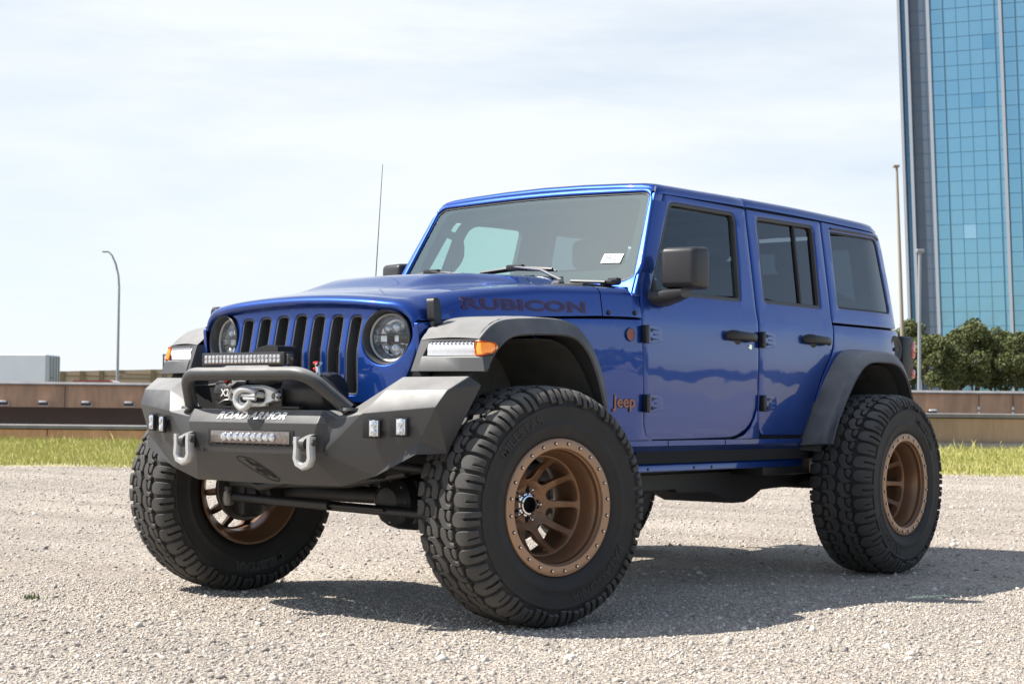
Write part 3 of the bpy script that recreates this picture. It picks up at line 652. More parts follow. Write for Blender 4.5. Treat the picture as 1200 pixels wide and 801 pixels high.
D1=[(-1.292,1.905,.02),(-.985,1.441,.03),(-.957,1.33,.05),(-.957,1.25,0),(-.985,.80,.06),(-1.02,.729,.08),(-1.40,.731,0),(-1.80,.736,.10),(-1.935,.79,.12),(-2.003,.905,.10),(-2.000,1.27,.05),(-2.036,1.905,.015)]
W1=[(-1.325,1.872,.045),(-1.935,1.875,.05),(-1.872,1.417,.03),(-1.050,1.415,.02)]
D2=[(-2.046,1.905,.015),(-2.011,1.27,.05),(-2.012,.86,.10),(-2.03,.744,.10),(-2.485,.744,.02),(-2.545,.835,.05),(-2.665,1.06,.06),(-2.792,1.2,.08),(-2.803,1.34,.03),(-2.840,1.912,.015)]
W2=[(-2.143,1.876,.035),(-2.758,1.884,.05),(-2.705,1.423,.03),(-2.098,1.424,.03)]
QP=[(-2.850,1.914,.01),(-2.813,1.352,.01),(-3.655,1.352,.03),(-3.640,1.60,.3),(-3.602,1.84,.05),(-3.575,1.905,.03)]
QW=[(-2.945,1.868,.012),(-3.520,1.872,.055),(-3.572,1.437,.045),(-2.90,1.437,.03)]
TUB=[(-2.813,1.340,.01),(-2.803,1.20,.05),(-2.675,1.05,.05),(-2.555,.828,.05),(-2.495,.74,.03),(-2.60,.70,0),(-2.66,.84,.05),(-2.82,1.10,.1),(-3.00,1.18,.1),(-3.28,1.18,.1),(-3.43,.98,.1),(-3.48,.80,.05),(-3.66,.80,.03),(-3.69,1.18,.05),(-3.66,1.340,.02)]
FEN=[(-.952,1.285,.003),(-.60,1.275,.3),(-.10,1.249,.3),(.27,1.226,.2),(.424,1.212,.01),(.40,1.0,.02),(.33,1.0,.02),(.27,1.175,.03),(-.22,1.20,.1),(-.38,1.09,.1),(-.52,.84,.05),(-.56,.72,.02),(-1.062,.7295,.003),(-1.005,.752,.04),(-.981,.81,.04)]
for s,nm in SIDES:
    sd_=side(s)
    for nme,outl,win,bar in (('front_door',D1,W1,None),('rear_door',D2,W2,((-2.553,1.88),(-2.507,1.42)))):
        w=rpoly(win); o=rpoly(outl)
        dr=panel(nme,o,[w],sd_,BLUE,CAR,r=.006,th=.03)
        # black frame round the opening and the pane behind it
        fr=panel('window_frame',offpoly(w,-.006),[offpoly(w,.017)],lambda u,v,d,f=sd_:f(u,v,d+.004),TRIM,dr,r=.004,th=.03,step=.2)
        gl=pane('window_glass',w,sd_,.022,FG if nme=='front_door' else PG,dr)
        if bar:
            (xa,za),(xb,zb)=bar
            panel('window_divider',[(xa-.011,za),(xa+.011,za),(xb+.011,zb),(xb-.011,zb)],[],lambda u,v,d,f=sd_:f(u,v,d+.010),SEAL,dr,r=.003,th=.02,step=.2)
        # hinges and handle
        hx=-.957 if nme=='front_door' else -2.010
        for hz in ((1.218,.9) if nme=='front_door' else (1.230,.908)):
            dx=0 if hz>1 else -.018
            bm=NB()
            box(bm,(hx+dx-.004,s*(S(hx,hz)+.014),hz),(.030,.028,.082),.005,mi=1)
            prism(bm,rpoly([(hx+dx-.02,hz+.044),(hx+dx-.145,hz+.036),(hx+dx-.158,hz-.03),(hx+dx-.02,hz-.044)],.016,3),lambda u,v:Vector((u,s*(S(u,v)-.004),v)),lambda u,v:Vector((u,s*(S(u,v)+.016-.05*abs(u-hx-dx)),v)))
            for q in (-.022,.0,.022): box(bm,(hx+dx-.10,s*(S(hx,hz)+.0135),hz+q),(.055,.006,.006),.001)
            for q in (-.022,.02):
                lathe(bm,[(0,.006),(.009,.005),(.010,0)],10,Matrix.Translation((hx+dx-.055,s*(S(hx,hz)+.011),hz+q))@(Matrix.Rotation(0 if s>0 else pi,4,'Z')),mi=1)
            bevel_all(bm,.0015,1,50)
            obj('hinge',bm,[BLUE,BLK],dr,35)
        cx=-1.812 if nme=='front_door' else -2.590
        hz=1.238 if nme=='front_door' else 1.248
        bm=NB()
        def HM(u,v,dep,cx=cx,hz=hz): return Vector((cx+u*.93,s*(S(cx,hz)+dep),hz+v))
        Ty=Matrix.Scale(1 if s>0 else -1,4,(0,1,0))
        lathe(bm,[(0,.004),(.030,.004),(.040,.002),(.046,-.003)],32,Matrix.Translation(HM(.018,-.004,0))@Ty@Matrix.Scale(.86,4,(0,0,1)),mi=0)
        secs=[]
        for u,v_,dp,a,b_ in ((.150,.003,.004,.010,.004),(.143,.003,.014,.021,.010),(.115,.004,.026,.026,.015),(.06,.003,.036,.023,.013),(0,.001,.040,.022,.012),(-.06,-.001,.038,.022,.012),(-.115,-.003,.030,.023,.013),(-.143,-.004,.016,.018,.009),(-.150,-.004,.005,.009,.004)):
            p=HM(u,v_,dp); secs.append([p+Vector((0,s*b_*math.sin(t),a*math.cos(t))) for t in np.linspace(0,2*pi,17)[:-1]])
        rows=loft(bm,secs,True); bm.faces.new(rows[0][::-1]); bm.faces.new(rows[-1])
        obj('handle',bm,[BLK,BLUE],dr,50)
        if nme=='front_door' and s>0:
            bm=NB(); lathe(bm,[(0,.004),(.013,.004),(.0155,0)],20,Matrix.Translation((-1.915,S(-1.9,1.19),1.19))); obj('door_lock',bm,CHR,dr)
    # upper quarter with the rear side window
    w=rpoly(QW); q=panel('hardtop_side',rpoly(QP),[w],sd_,BLUE,CAR,r=.006,th=.03)
    pane('window_glass',w,sd_,.009,PG,q)
    panel('window_seal',offpoly(w,-.004),[offpoly(w,.010)],lambda u,v,d,f=sd_:f(u,v,d+.006),SEAL,q,r=.002,th=.02,step=.2)
    bm=NB()   # moulding above the rear side window
    pl=[(-2.95,1.884),(-3.30,1.886),(-3.50,1.886),(-3.55,1.872)]
    tube(bm,[Vector((x,s*(S(x,z)+.001),z)) for x,z in pl],.007,8); obj('moulding',bm,TRIM,q)
    panel('rear_quarter_panel',rpoly(TUB),[],sd_,BLUE,CAR,r=.005,th=.03)
    panel('front_fender',rpoly(FEN),[],sd_,BLUE,CAR,r=.005,th=.02)
    panel('door_sill_wedge',[(-1.80,.7295),(-1.885,.7475),(-1.945,.790),(-1.985,.850),(-2.0045,.93),(-2.0065,1.02),(-2.0085,.93),(-2.0085,.87),(-2.016,.80),(-2.035,.745),(-2.03,.7295)],[],sd_,BLUE,CAR,r=.001,th=.02,step=.1)
    # rocker: strip, tuck-under and pinch flange, one extruded section
    prof=[(.0,.727),(.0,.703),(-.012,.694),(-.065,.618),(-.060,.606),(-.060,.580),(-.066,.577),(-.09,.62),(-.09,.727)]
    bm=NB(); secs=[]
    for x in np.linspace(-.60,-2.60,26): secs.append([Vector((x,s*(S(x,.71)+a-.001),z)) for a,z in prof])
    rows=loft(bm,secs,True); bm.faces.new(rows[0][::-1]); bm.faces.new(rows[-1]); rk=obj('rocker_panel',bm,BLUE,CAR,25)
    bm=NB()
    for x in (-1.12,-1.52,-1.68,-2.02,-2.36): box(bm,(x,s*(S(x,.71)-.0615),.592),(.014,.006,.014),.002)
    obj('rocker_clip',bm,BLK,rk)
    bm=NB()
    for x in (-1.2,-1.71,-2.23): box(bm,(x,s*(S(x,.715)-.0005),.7155),(.003,.002,.024))
    obj('rocker_seam',bm,DARK,rk)
    # inner shell that closes the gaps
    bm=NB(); box(bm,(-1.86,s*.745,.98),(1.78,.02,.72)); box(bm,(-3.33,s*.72,1.2),(.62,.02,.3)); obj('inner_door_trim',bm,DARK,CAR,flat=True)
    # pillars behind the door gaps
    for xa,xb in ((-2.00,-2.042),(-2.808,-2.846)):
        panel('pillar',[(xa+.035,1.28),(xa-.045,1.28),(xb-.035,1.90),(xb+.035,1.90)],[],lambda u,v,d,f=sd_:f(u,v,d+.032),DARK,CAR,r=.002,th=.03,step=.15)
    panel('roof_rail',[(-1.26,1.885),(-3.57,1.885),(-3.57,1.925),(-1.26,1.925)],[],lambda u,v,d,f=sd_:f(u,v,d+.012),DARK,CAR,r=.002,th=.04,step=.2)

def sm(a,b,t): t=max(0,min(1,(t-a)/(b-a))); return t*t*(3-2*t)
# ---- roof: crowned skin in two pieces with a seam, rolled front and rear edges
def roofsec(x,dz=0,inset=0):
    half=[(.000,1.992),(.25,1.988),(.48,1.979),(.60,1.972),(.645,1.966),(.668,1.957),(.682,1.943),(.688,1.926),(.688,1.915),(.678,1.911)]
    cr=-.010*((x+2.3)/1.1)**2
    rt_=(S(x,1.9)/S(-3.3,1.9)) if x<-3.35 else 1
    pts=[((y-inset*(y/.69))*rt_,z+cr+dz+(.008 if x<-1.6 and y>.6 else 0)*min(1,(-1.6-x))) for y,z in half]
    cv=lambda y: x-.018*(y/.75)**2*(1-sm(1.25,1.6,-x))
    return [Vector((cv(y),y,z)) for y,z in pts[::-1]]+[Vector((cv(y),-y,z)) for y,z in pts[1:]]
def roofpiece(name,st):
    bm=NB(); loft(bm,[roofsec(*a) for a in st]); return obj(name,bm,BLUE,CAR,40)
st=[(-1.235,-.075,.03),(-1.218,-.050,.016),(-1.211,-.030,.008),(-1.214,-.019,.005),(-1.222,-.010,.002),(-1.245,-.002)]+[(x,0) for x in np.linspace(-1.3,-2.02,8)]+[(-2.028,-.001,.001),(-2.031,-.012,.002)]
roofpiece('roof_panel',st)
st=[(-2.034,-.012,.002),(-2.037,-.001,.001)]+[(x,0) for x in np.linspace(-2.05,-3.45,14)]+[(-3.50,-.003,.001),(-3.54,-.012,.004),(-3.57,-.030,.010),(-3.585,-.055,.016)]
roofpiece('hardtop',st)
# side groove strip joining roof and doors
# ---- windshield frame
def WS(u,v,d):   # u = y, v = z
    x=-.95-.57*(v-1.49)-.018*(u/.75)**2-.002
    return Vector((x-d/.869,u,v))
def hw(z,a): return a-.165*(z-1.49)
fo=[(-hw(1.40,.753),1.385,.01),(hw(1.40,.753),1.385,.01),(hw(1.945,.757),1.932,.05),(.35,1.952,.4),(0,1.957,.3),(-.35,1.952,.4),(-hw(1.945,.757),1.932,.05)]
fi=[(-hw(1.475,.752),1.468,.10),(0,1.462,.3),(hw(1.475,.752),1.468,.10),(hw(1.9,.732),1.910,.05),(0,1.929,.3),(-hw(1.9,.732),1.910,.05)]
fow=rpoly(fo); fiw=rpoly(fi)
wf=panel('windshield_frame',fow,[fiw],WS,BLUE,CAR,r=.012,th=.095,ns=4,step=.06)
bm=NB(); loft(bm,[[WS(u*hw(v,.752),v,.014) for u in np.linspace(-1,1,25)] for v in np.linspace(1.455,1.938,9)]); ws=obj('windshield',bm,WSG,CAR,80)
panel('windshield_seal',offpoly(fiw,-.010),[offpoly(fiw,.008)],lambda u,v,d:WS(u,v,d+.010),SEAL,ws,r=.002,th=.02,step=.3)
panel('ceramic_border',offpoly(fiw,.006),[rpoly([(-.665,1.525,.10),(.665,1.525,.10),(.615,1.888,.06),(0,1.900,.3),(-.615,1.888,.06)])],lambda u,v,d:WS(u,v,d+.020),CERB,ws,r=.001,th=.002,step=.2)
# registration sticker
bm=NB(); st_=lambda u,v,w: WS(.573+u,1.582+v,-.004-w)
prism(bm,[(-.058,-.020),(.052,-.024),(.058,.020),(-.052,.024)],lambda u,v:st_(u,v,-.013),lambda u,v:st_(u,v,-.0135)); stk=obj('registration_sticker',bm,mat('sticker_white',(.42,.46,.50),.4),ws,flat=True)
textmesh('sticker_date','09-21',.038,lambda u,v,w: WS(.573+u,1.582+v,.0085-w*.2),mat('sticker_ink',(.03,.05,.12),.5),stk,ext=.001,off=.0012)

for s,_ in SIDES:
    panel('windshield_pillar',[(-.920,1.390),(-.965,1.390),(-.981,1.441),(-1.283,1.903),(-1.212,1.903)],[],side(s),BLUE,wf,r=.005,th=.03,step=.08)
# ---- hood
def hoodz1(x):  return float(np.interp(x,[-.95,-.65,-.3,.08,.25,.36,.42],[1.430,1.424,1.408,1.368,1.345,1.326,1.312]))
def hoodseam(x): return float(np.interp(x,[-.96,-.86,-.65,-.12,.27,.39,.43],[1.287,1.289,1.284,1.256,1.232,1.221,1.216]))
def sm(a,b,t): t=max(0,min(1,(t-a)/(b-a))); return t*t*(3-2*t)
def hoodsec(x,infl=0.,front=0.):
    y1=S(x,1.25)-.002; zs=hoodseam(x)+.004; z1=hoodz1(x); rc=.045+.045*sm(.0,.40,x)
    out=[(y1,zs),(y1-.002,zs+.02*(1-sm(.3,.42,x))+.004)]
    zc=max(z1-rc,zs+.008); lean=.012
    rz=z1-zc
    for t in np.linspace(0,pi/2,9): out.append((y1-lean-rc*1.35*(1-math.cos(t)),zc+rz*math.sin(t)))
    ye=out[-1][0]
    dome=.050*sm(.20,-.12,x)
    for t in np.linspace(0,1,22)[1:]:
        y=ye*(1-t); z=z1+.028*(1-(y/ye)**2)*(1-.35*sm(.1,-.6,x))+dome*(1-sm(.30,.385,y))
        out.append((y,z))
    if infl:   # shrink towards the grille outline
        o2=[]
        for i,(y,z) in enumerate(out):
            k=min(1,i/3)
            o2.append((y-infl*.35*(y/y1),z-infl*k))
        out=o2
    return out
def hoodpts(x,infl=0.,dx=0.):
    h=hoodsec(x,infl)
    P=[]
    for y,z in h:
        xx=x+dx-max(0,abs(y)-.35)**2*.7*sm(.1,.40,x)
        P.append((xx,y,z))
    return [Vector((a,b,c)) for a,b,c in P]+[Vector((a,-b,c)) for a,b,c in P[::-1][1:]]
bm=NB(); secs=[hoodpts(x) for x in np.linspace(-.680,.40,34)]
for t in np.linspace(0,pi/2,8)[1:]: secs.append(hoodpts(.40,.034*(1-math.cos(t)),.075*math.sin(t)))
secs.append(hoodpts(.40,.045,.070)); secs.append(hoodpts(.40,.06,.03))
loft(bm,secs); hood=obj('hood',bm,BLUE,CAR,50)
bm=NB(); secs=[hoodpts(x) for x in (-.6865,-.70,-.75,-.80,-.86,-.895)]
cw=loft(bm,secs); cowl=obj('cowl',bm,BLUE,CAR,50)
for s in (1,-1): panel('cowl_side',[(-.882,hoodseam(-.9)+.004),(-.954,hoodseam(-.95)+.004),(-.954,1.392),(-.90,1.392),(-.882,1.36)],[],side(s),BLUE,cowl,r=.002,th=.03,step=.1)
# cowl well under the wipers and hinge pods
bm=NB(); box(bm,(-.80,0,1.39),(.30,1.36,.10),.01); obj('cowl_grille',bm,BLK,cowl)
for s,_ in SIDES:
    bm=NB()
    for x,z in ((-.725,1.305),(-.905,1.312)): lathe(bm,[(0,.005),(.006,.005),(.0065,.002),(.011,.004),(.012,-.002)],16,Matrix.Translation((x,s*(S(x,1.25)-.003),z))@Matrix.Rotation(0 if s>0 else pi,4,'Z'))
    obj('cowl_bolt',bm,BLK,cowl)
    bm=NB(); box(bm,(-.865,s*.675,1.452),(.07,.07,.022),.006); box(bm,(-.90,s*.675,1.462),(.04,.055,.03),.006); obj('windshield_hinge',bm,BLK,cowl)
    # hood latch: rubber strap and catch
    x=.335; y=S(x,1.25)
    bm=NB(); prism(bm,rpoly([(-.028,-.045),(.028,-.045),(.024,.055),(-.024,.055)],.022,4),lambda u,v:Vector((x+u*1.0,s*(y-.012-.2*max(0,v)),1.262+v)),lambda u,v:Vector((x+u*.85,s*(y+.022-.2*max(0,v)),1.262+v)))
    bevel_all(bm,.006,2,40)
    box(bm,(x,s*(y+.008),1.195),(.042,.03,.055),.01); tube(bm,[(x-.03,s*(y+.02),1.212),(x+.03,s*(y+.02),1.212)],.008,8)
    obj('hood_latch',bm,BLK,hood,45)
    # lettering on the hood side
    fl=(lambda u,v,w,s=s:Vector((-.205-s*u,s*(hoodside(-.205-s*u,1.31+v+.045*(-(-.205-s*u)-.2)*.5)+.0006+w),1.31+v+.045*(-(-.205-s*u)-.2)*.5)))
    def hoodside(x,z):
        h=hoodsec(x); zs=[p[1] for p in h[:10]]; ys=[p[0] for p in h[:10]]
        return float(np.interp(z,zs,ys))
    textmesh('hood_lettering','RUBICON',.062,fl,REDL,hood,ext=.0008,off=.0036,sx=2.62,cs=1.06,split=.02)
    textmesh('hood_lettering_inner','RUBICON',.062,lambda u,v,w:fl(u,v,w+.0014),BLKL,hood,ext=.0006,off=.0004,sx=2.62,cs=1.06,split=.02)
    nb=lambda u,v,w,s=s:Vector((-.836-s*u,s*(S(-.836-s*u,.9)+w),.905+v))
    textmesh('fender_badge','Jeep',.078,lambda u,v,w:nb(u,v,w*1.0),ORG,CAR,ext=.005,off=.0012,sx=1.12)
    textmesh('fender_badge_edge','Jeep',.078,lambda u,v,w:nb(u,v,w*.5),BLKL,CAR,ext=.004,off=.0035,sx=1.12)
    bm=NB(); lathe(bm,[(0,.005),(.027,.005),(.031,0)],24,Matrix.Translation((-.868,s*S(-.868,1.21),1.212))@Matrix.Rotation(0 if s>0 else pi,4,'Z')); rb=obj('round_badge',bm,mat('badge_red_brown',(.32,.08,.05),.4),CAR)
    bm=NB(); lathe(bm,[(.027,.0055),(.031,.0055),(.033,0)],24,Matrix.Translation((-.868,s*S(-.868,1.21),1.212))@Matrix.Rotation(0 if s>0 else pi,4,'Z')); obj('badge_rim',bm,BLKL,rb)

# ---- grille with headlights
def gx(y,z): return .470-.20*max(0,z-1.10)-.7*max(0,abs(y)-.35)**2
GM=lambda u,v,d: Vector((gx(u,v)-d,u,v))
top=[]
h=[(y,z) for y,z in hoodsec(.40,.034)]
tp=[(y,z-.004) for y,z in h if z>1.225]
prof=[(y,z) for y,z in tp][::1]
left=[(.30,.870),(.47,.872),(.51,.882),(.545,.91),(.580,.96),(.610,1.03),(.630,1.10),(.640,1.19)]+[(y,z) for y,z in prof]
outl=left+[(-y,z) for y,z in left[::-1][1:]]
# drop duplicates that are too close
o2=[outl[0]]
for p in outl[1:]:
    if math.dist(p,o2[-1])>.004: o2.append(p)
def slot(k):
    a,b_=(-.036,.036); r_=.030 if k==3 else .037; l_=-.030 if k==-3 else -.037; q=k*.1085
    return rpoly([(q-.035,.920,.024),(q+.035,.920,.024),(q+r_,1.06,.05),(q+r_,1.18,.05),(q+(.036 if k<3 else .035),1.260-.004*abs(k),.028),(q-(.036 if k>-3 else .035),1.260-.004*abs(k),.028),(q+l_,1.18,.05),(q+l_,1.06,.05)])
slots=[slot(k) for k in range(-3,4)]
HC=(.489,1.156)
holes=slots+[circ(HC[0],HC[1],.114),circ(-HC[0],HC[1],.114)]
gr=panel('grille',o2,holes,GM,BLUE,CAR,r=.007,th=.03,step=.035,ns=3)
for sl in slots:
    ins=panel('grille_slot',offpoly(sl,-.002),[offpoly(sl,.0075)],lambda u,v,d:GM(u,v,d+.004),mat('slot_grey',(.075,.077,.08),.42) if 'slot_grey' not in MATS else MATS['slot_grey'],gr,r=.003,th=.05,step=.3)
gmm=mat('grille_mesh_wire',(.16,.16,.16),.45,.6)
# honeycomb mesh behind the slots, one sheet of wires
bm=NB(); pit=.0115
for k in range(-3,4):
    cy=k*.1085
    nz_=int(.33/(pit*.87))
    for j in range(nz_):
        z=.93+j*pit*.87; 
        for i in range(-3,4):
            y=cy+(i+.5*(j%2))*pit
            if abs(y-cy)>.036: continue
            c=Vector((gx(y,z)-.046,y,z)); pr=[]
            for r_ in (.0064,.0046):
                pr.append([bm.verts.new(c+Vector((0,r_*math.sin(pi/3*q),r_*math.cos(pi/3*q)))) for q in range(6)])
            for q in range(6): bm.faces.new((pr[0][q],pr[0][(q+1)%6],pr[1][(q+1)%6],pr[1][q]))
obj('grille_mesh',bm,gmm,gr,flat=True)
bm=NB(); box(bm,(.34,0,1.06),(.04,.90,.44)); box(bm,(.40,0,.80),(.06,.98,.15)); box(bm,(.50,0,.852),(.22,.92,.008)); box(bm,(.405,.60,.92),(.02,.20,.24)); box(bm,(.405,-.60,.92),(.02,.20,.24)); obj('radiator_shroud',bm,DARK,gr,flat=True)
for s,_ in SIDES:
    T=Matrix.Translation((gx(HC[0],HC[1])-.004,s*HC[0],HC[1]))@Matrix.Rotation(R(-90+s*11),4,'Z')   # local +Y -> world +x
    bm=NB(); lathe(bm,[(.115,-.002),(.111,.003),(.108,.0),(.105,-.012),(.102,-.050)],56,T); hl=obj('headlight',bm,MATS['slot_grey'],CAR,40)
    bm=NB(); lathe(bm,[(.102,-.050),(.098,-.036),(.090,-.040),(.087,-.052)],56,T,closed=True); obj('headlight_rim',bm,mat('rim_grey',(.35,.36,.35),.3,.5) if 'rim_grey' not in MATS else MATS['rim_grey'],hl)
    bm=NB(); lathe(bm,[(.089,-.05),(.076,-.085),(.03,-.10),(0,-.10)],48,T); obj('reflector',bm,REFL,hl)
    bm=NB()
    for dz in (.012,-.020): box(bm,(0,-.058,dz),(.145,.018,.006),.002)
    box(bm,(-.045,-.060,-.004),(.03,.02,.03),.003); box(bm,(.0,-.066,-.052),(.05,.014,.03),.004)
    box(bm,(-.066,-.055,-.004),(.018,.01,.045),.002)
    for v in bm.verts: v.co=T@v.co
    obj('headlight_bezel',bm,[BLK],hl)
    bm=NB()
    for px,pz,rr in ((-.012,.042,.026),(.028,.036,.020),(-.01,-.046,.026),(.03,-.04,.016)):
        lathe(bm,[(rr,-.085),(rr,-.062),(rr*.8,-.054),(rr*.4,-.049),(0,-.047)],20,T@Matrix.Translation((px,0,pz)))
    obj('projector_lens',bm,LENSC,hl)
    bm=NB(); lathe(bm,[(.090,-.040),(.065,-.032),(.03,-.028),(0,-.027)],48,T); obj('headlight_lens',bm,CLR,hl)

# ---- flares
def rs(path,n):
    p=[Vector(q) for q in path]; L_=[0]
    for a,b in zip(p,p[1:]): L_.append(L_[-1]+(b-a).length)
    o=[]
    for t in np.linspace(0,L_[-1],n):
        i=min(max(int(np.searchsorted(L_,t))-1,0),len(p)-2); k=(t-L_[i])/(L_[i+1]-L_[i]); o.append(p[i].lerp(p[i+1],k))
    return o
def smooth(o,it=2):
    for _ in range(it): o=[o[0]]+[(o[i-1]+o[i]*2+o[i+1])/4 for i in range(1,len(o)-1)]+[o[-1]]
    return o
CRE=[(.371,1.146),(.335,1.180),(.285,1.212),(.235,1.228),(.144,1.238),(-.031,1.248),(-.170,1.247),(-.265,1.232),(-.340,1.188),(-.418,1.114),(-.485,1.024),(-.53,.932),(-.566,.80),(-.585,.74)]
OPN=[(.357,1.026),(.30,1.090),(.245,1.138),(.185,1.160),(.06,1.170),(-.07,1.174),(-.17,1.174),(-.242,1.162),(-.315,1.112),(-.385,1.022),(-.440,.931),(-.478,.860),(-.520,.79),(-.535,.74)]
for s,_ in SIDES:
    n=46
    C_=smooth(rs(CRE,n)); O_=smooth(rs(OPN,n))
    bm=NB(); secs=[]
    for i,(c,o_) in enumerate(zip(C_,O_)):
        t=i/(n-1); up=.012*(1-sm(.75,1,t)); yi=max(.62,S(c.x,1.1)-.02)
        dirn=(o_-c).normalized()
        m1=c+dirn*.012; 
        tail=sm(.62,1.,t)
        yc=.925-.03*tail; yo=.958-.03*tail
        inb=c-dirn*up
        secs.append([Vector((inb.x,s*yi,inb.y)),Vector((inb.x*.5+c.x*.5,s*(yi*.4+yc*.6),inb.y*.5+c.y*.5+.002)),Vector((c.x,s*(yc-.014),c.y)),Vector(((c.x*.7+m1.x*.3),s*(yc-.002),(c.y*.7+m1.y*.3))),Vector((m1.x,s*(yc+.003),m1.y)),
             Vector((o_.x-dirn.x*.016,s*(yo-.004),o_.y-dirn.y*.016)),Vector((o_.x-dirn.x*.008,s*yo,o_.y-dirn.y*.008)),Vector((o_.x,s*(yo-.006),o_.y)),Vector((o_.x-dirn.x*.006,s*(yo-.03),o_.y-dirn.y*.006)),Vector((o_.x-dirn.x*.03,s*(yi+.06),o_.y-dirn.y*.03)),Vector((o_.x-dirn.x*.03,s*(yi-.12),o_.y-dirn.y*.03))])
    loft(bm,secs)
    # front box: cap top, lamp housing and lower flap
    tin=Vector((.44,s*.665,1.143)); 
    A=[Vector((.371,s*.905,1.150)),Vector((.371,s*.925,1.142))]
    cap=[Vector((.371,s*.911,1.146)),Vector((.430,s*.672,1.143)),Vector((.375,s*.662,1.190)),Vector((.30,s*.665,1.214)),Vector((.22,s*.675,1.238)),Vector((.05,s*.68,1.250)),Vector((.05,s*.911,1.243)),Vector((.144,s*.911,1.238)),Vector((.235,s*.911,1.228)),Vector((.285,s*.911,1.212)),Vector((.335,s*.911,1.180))]
    # cap as strips
    inner=[cap[1],cap[2],cap[3],cap[4],cap[5]]; outer_=[cap[0],cap[10],cap[9],cap[8],cap[6]]
    cols=[]
    for a,b in zip(inner,outer_): cols.append([a.lerp(b,t)+Vector((0,0,.006*math.sin(pi*t))) for t in np.linspace(0,1,7)])
    loft(bm,cols)
    # front face with the lamp recess
    def FF(t,z,d=0):   # t 0 inner..1 outer, along the front face
        a=Vector((.430,s*.672,0)).lerp(Vector((.371,s*.931,0)),t); b=Vector((.483,s*.665,0)).lerp(Vector((.384,s*.966,0)),t)
        k=(1.143-z)/(1.143-1.014); p=a.lerp(b,k); p.z=z-.004*t*0; return p-Vector((1,s*.25,0)).normalized()*d
    def quadstrip(rows_):
        loft(bm,rows_)
    zt,zl,zb=1.136,1.076,1.016
    quadstrip([[FF(0,1.143),FF(.5,1.143),FF(1,1.143)],[FF(0,zt),FF(.5,zt),FF(1,zt)],[FF(0,zt,.012),FF(.5,zt,.012),FF(1,zt,.012)]])
    quadstrip([[FF(0,zt,.0),FF(0,zl,.0),FF(0,zb,.0)],[FF(.16,zt),FF(.10,zl),FF(.10,zb)]])
    quadstrip([[FF(.16,zt,0),FF(.10,zl,0)],[FF(.19,zt,.03),FF(.13,zl,.03)]])
    quadstrip([[FF(t,zl-.0,.02) for t in (.1,.4,.7,1.)],[FF(t,zl,0) for t in (.1,.4,.7,1.)],[FF(t,zl-.006,-.004) for t in (.1,.4,.7,1.)],[FF(t,zb,-.004) for t in (.1,.4,.7,1.)],[FF(t,zb-.002,.02) for t in (.1,.4,.7,1.)],[FF(t,zb,.20) for t in (.1,.4,.7,1.)]])
    quadstrip([[FF(0,1.143),FF(0,zt),FF(0,zl),FF(0,zb)],[FF(0,1.143,.25),FF(0,zt,.25),FF(0,zl,.25),FF(0,zb,.25)]])
    # outer corner of the flap back to the arch opening
    quadstrip([[FF(1,zl,0),FF(1,zl-.006,-.004),FF(1,zb,-.004),FF(1,zb-.002,.02)],[Vector((.345,s*.960,zl)),Vector((.345,s*.962,zl-.006)),Vector((.352,s*.962,1.03)),Vector((.352,s*.95,1.028))]])
    quadstrip([[Vector((.345,s*.960,zl)),Vector((.352,s*.962,1.03))],[Vector((.318,s*.956,1.075)),Vector((.352,s*.955,1.028))]])
    bmesh.ops.remove_doubles(bm,verts=bm.verts,dist=.0008)
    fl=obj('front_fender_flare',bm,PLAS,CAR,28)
    bm=NB()  # daytime lamp: convex clear bar
    rows=[]
    for t in np.linspace(.15,.885,10):
        rows.append([FF(t,zt-.002,.010),FF(t,zt-.010,.000),FF(t,zt-.028,-.002),FF(t,zt-.042,.006),FF(t,zl+.003,.010)])
    loft(bm,rows); lm=obj('daytime_lamp',bm,LAMPW,fl,60)
    bm=NB()
    for t in np.linspace(.2,.84,11):
        c=FF(t,zt-.008,-.002); box(bm,c,(.006,.008,.010),.002)
    obj('lamp_rib',bm,mat('lamp_rib_grey',(.45,.46,.48),.3) if 'lamp_rib_grey' not in MATS else MATS['lamp_rib_grey'],lm)
    # amber marker wrapping round the corner
    bm=NB(); ring=[FF(.915,zt-.001,.004),FF(.96,zt,-.002),FF(1,zt-.002,-.003),Vector((.335,s*.950,1.133)),Vector((.300,s*.952,1.128))]
    ring2=[FF(.90,zl+.029,.000),FF(.95,zl+.029,-.007),FF(1,zl+.029,-.009),Vector((.335,s*.964,1.106)),Vector((.292,s*.957,1.112))]
    ring3=[FF(.885,zl+.004,.004),FF(.94,zl+.004,-.002),FF(1,zl+.004,-.003),Vector((.340,s*.960,1.088)),Vector((.312,s*.955,1.094))]
    loft(bm,[ring,ring2,ring3]); mk=obj('amber_marker',bm,AMBR,fl,50)
    bm=NB()
    tube(bm,arc_pts([p+Vector((.003,s*.003,0)) for p in (ring[0],ring[2],ring[4],ring3[4],ring3[2],ring3[0],ring[0])],.01,3),.004,6)
    obj('marker_edge',bm,mat('amber_dark',(.55,.09,.004),.3) if 'amber_dark' not in MATS else MATS['amber_dark'],mk)
    # wheel housing
    for nm_,cx_,arch,yo_ in (('front_wheel_housing',0,[(.42,.95),(.33,1.08),(.22,1.15),(-.17,1.165),(-.30,1.10),(-.42,.95),(-.55,.66)],.90),('rear_wheel_housing',-3.0,[(-2.50,.66),(-2.60,.84),(-2.76,1.05),(-2.9,1.13),(-3.25,1.13),(-3.38,1.05),(-3.50,.80)],.88)):
        bm=NB(); P=smooth(rs([(a,b) for a,b in arch],24)); 
        loft(bm,[[Vector((p.x,s*yo_,p.y)) for p in P],[Vector((p.x,s*.62,p.y+.01)) for p in P],[Vector((p.x,s*.46,p.y+.02)) for p in P]])
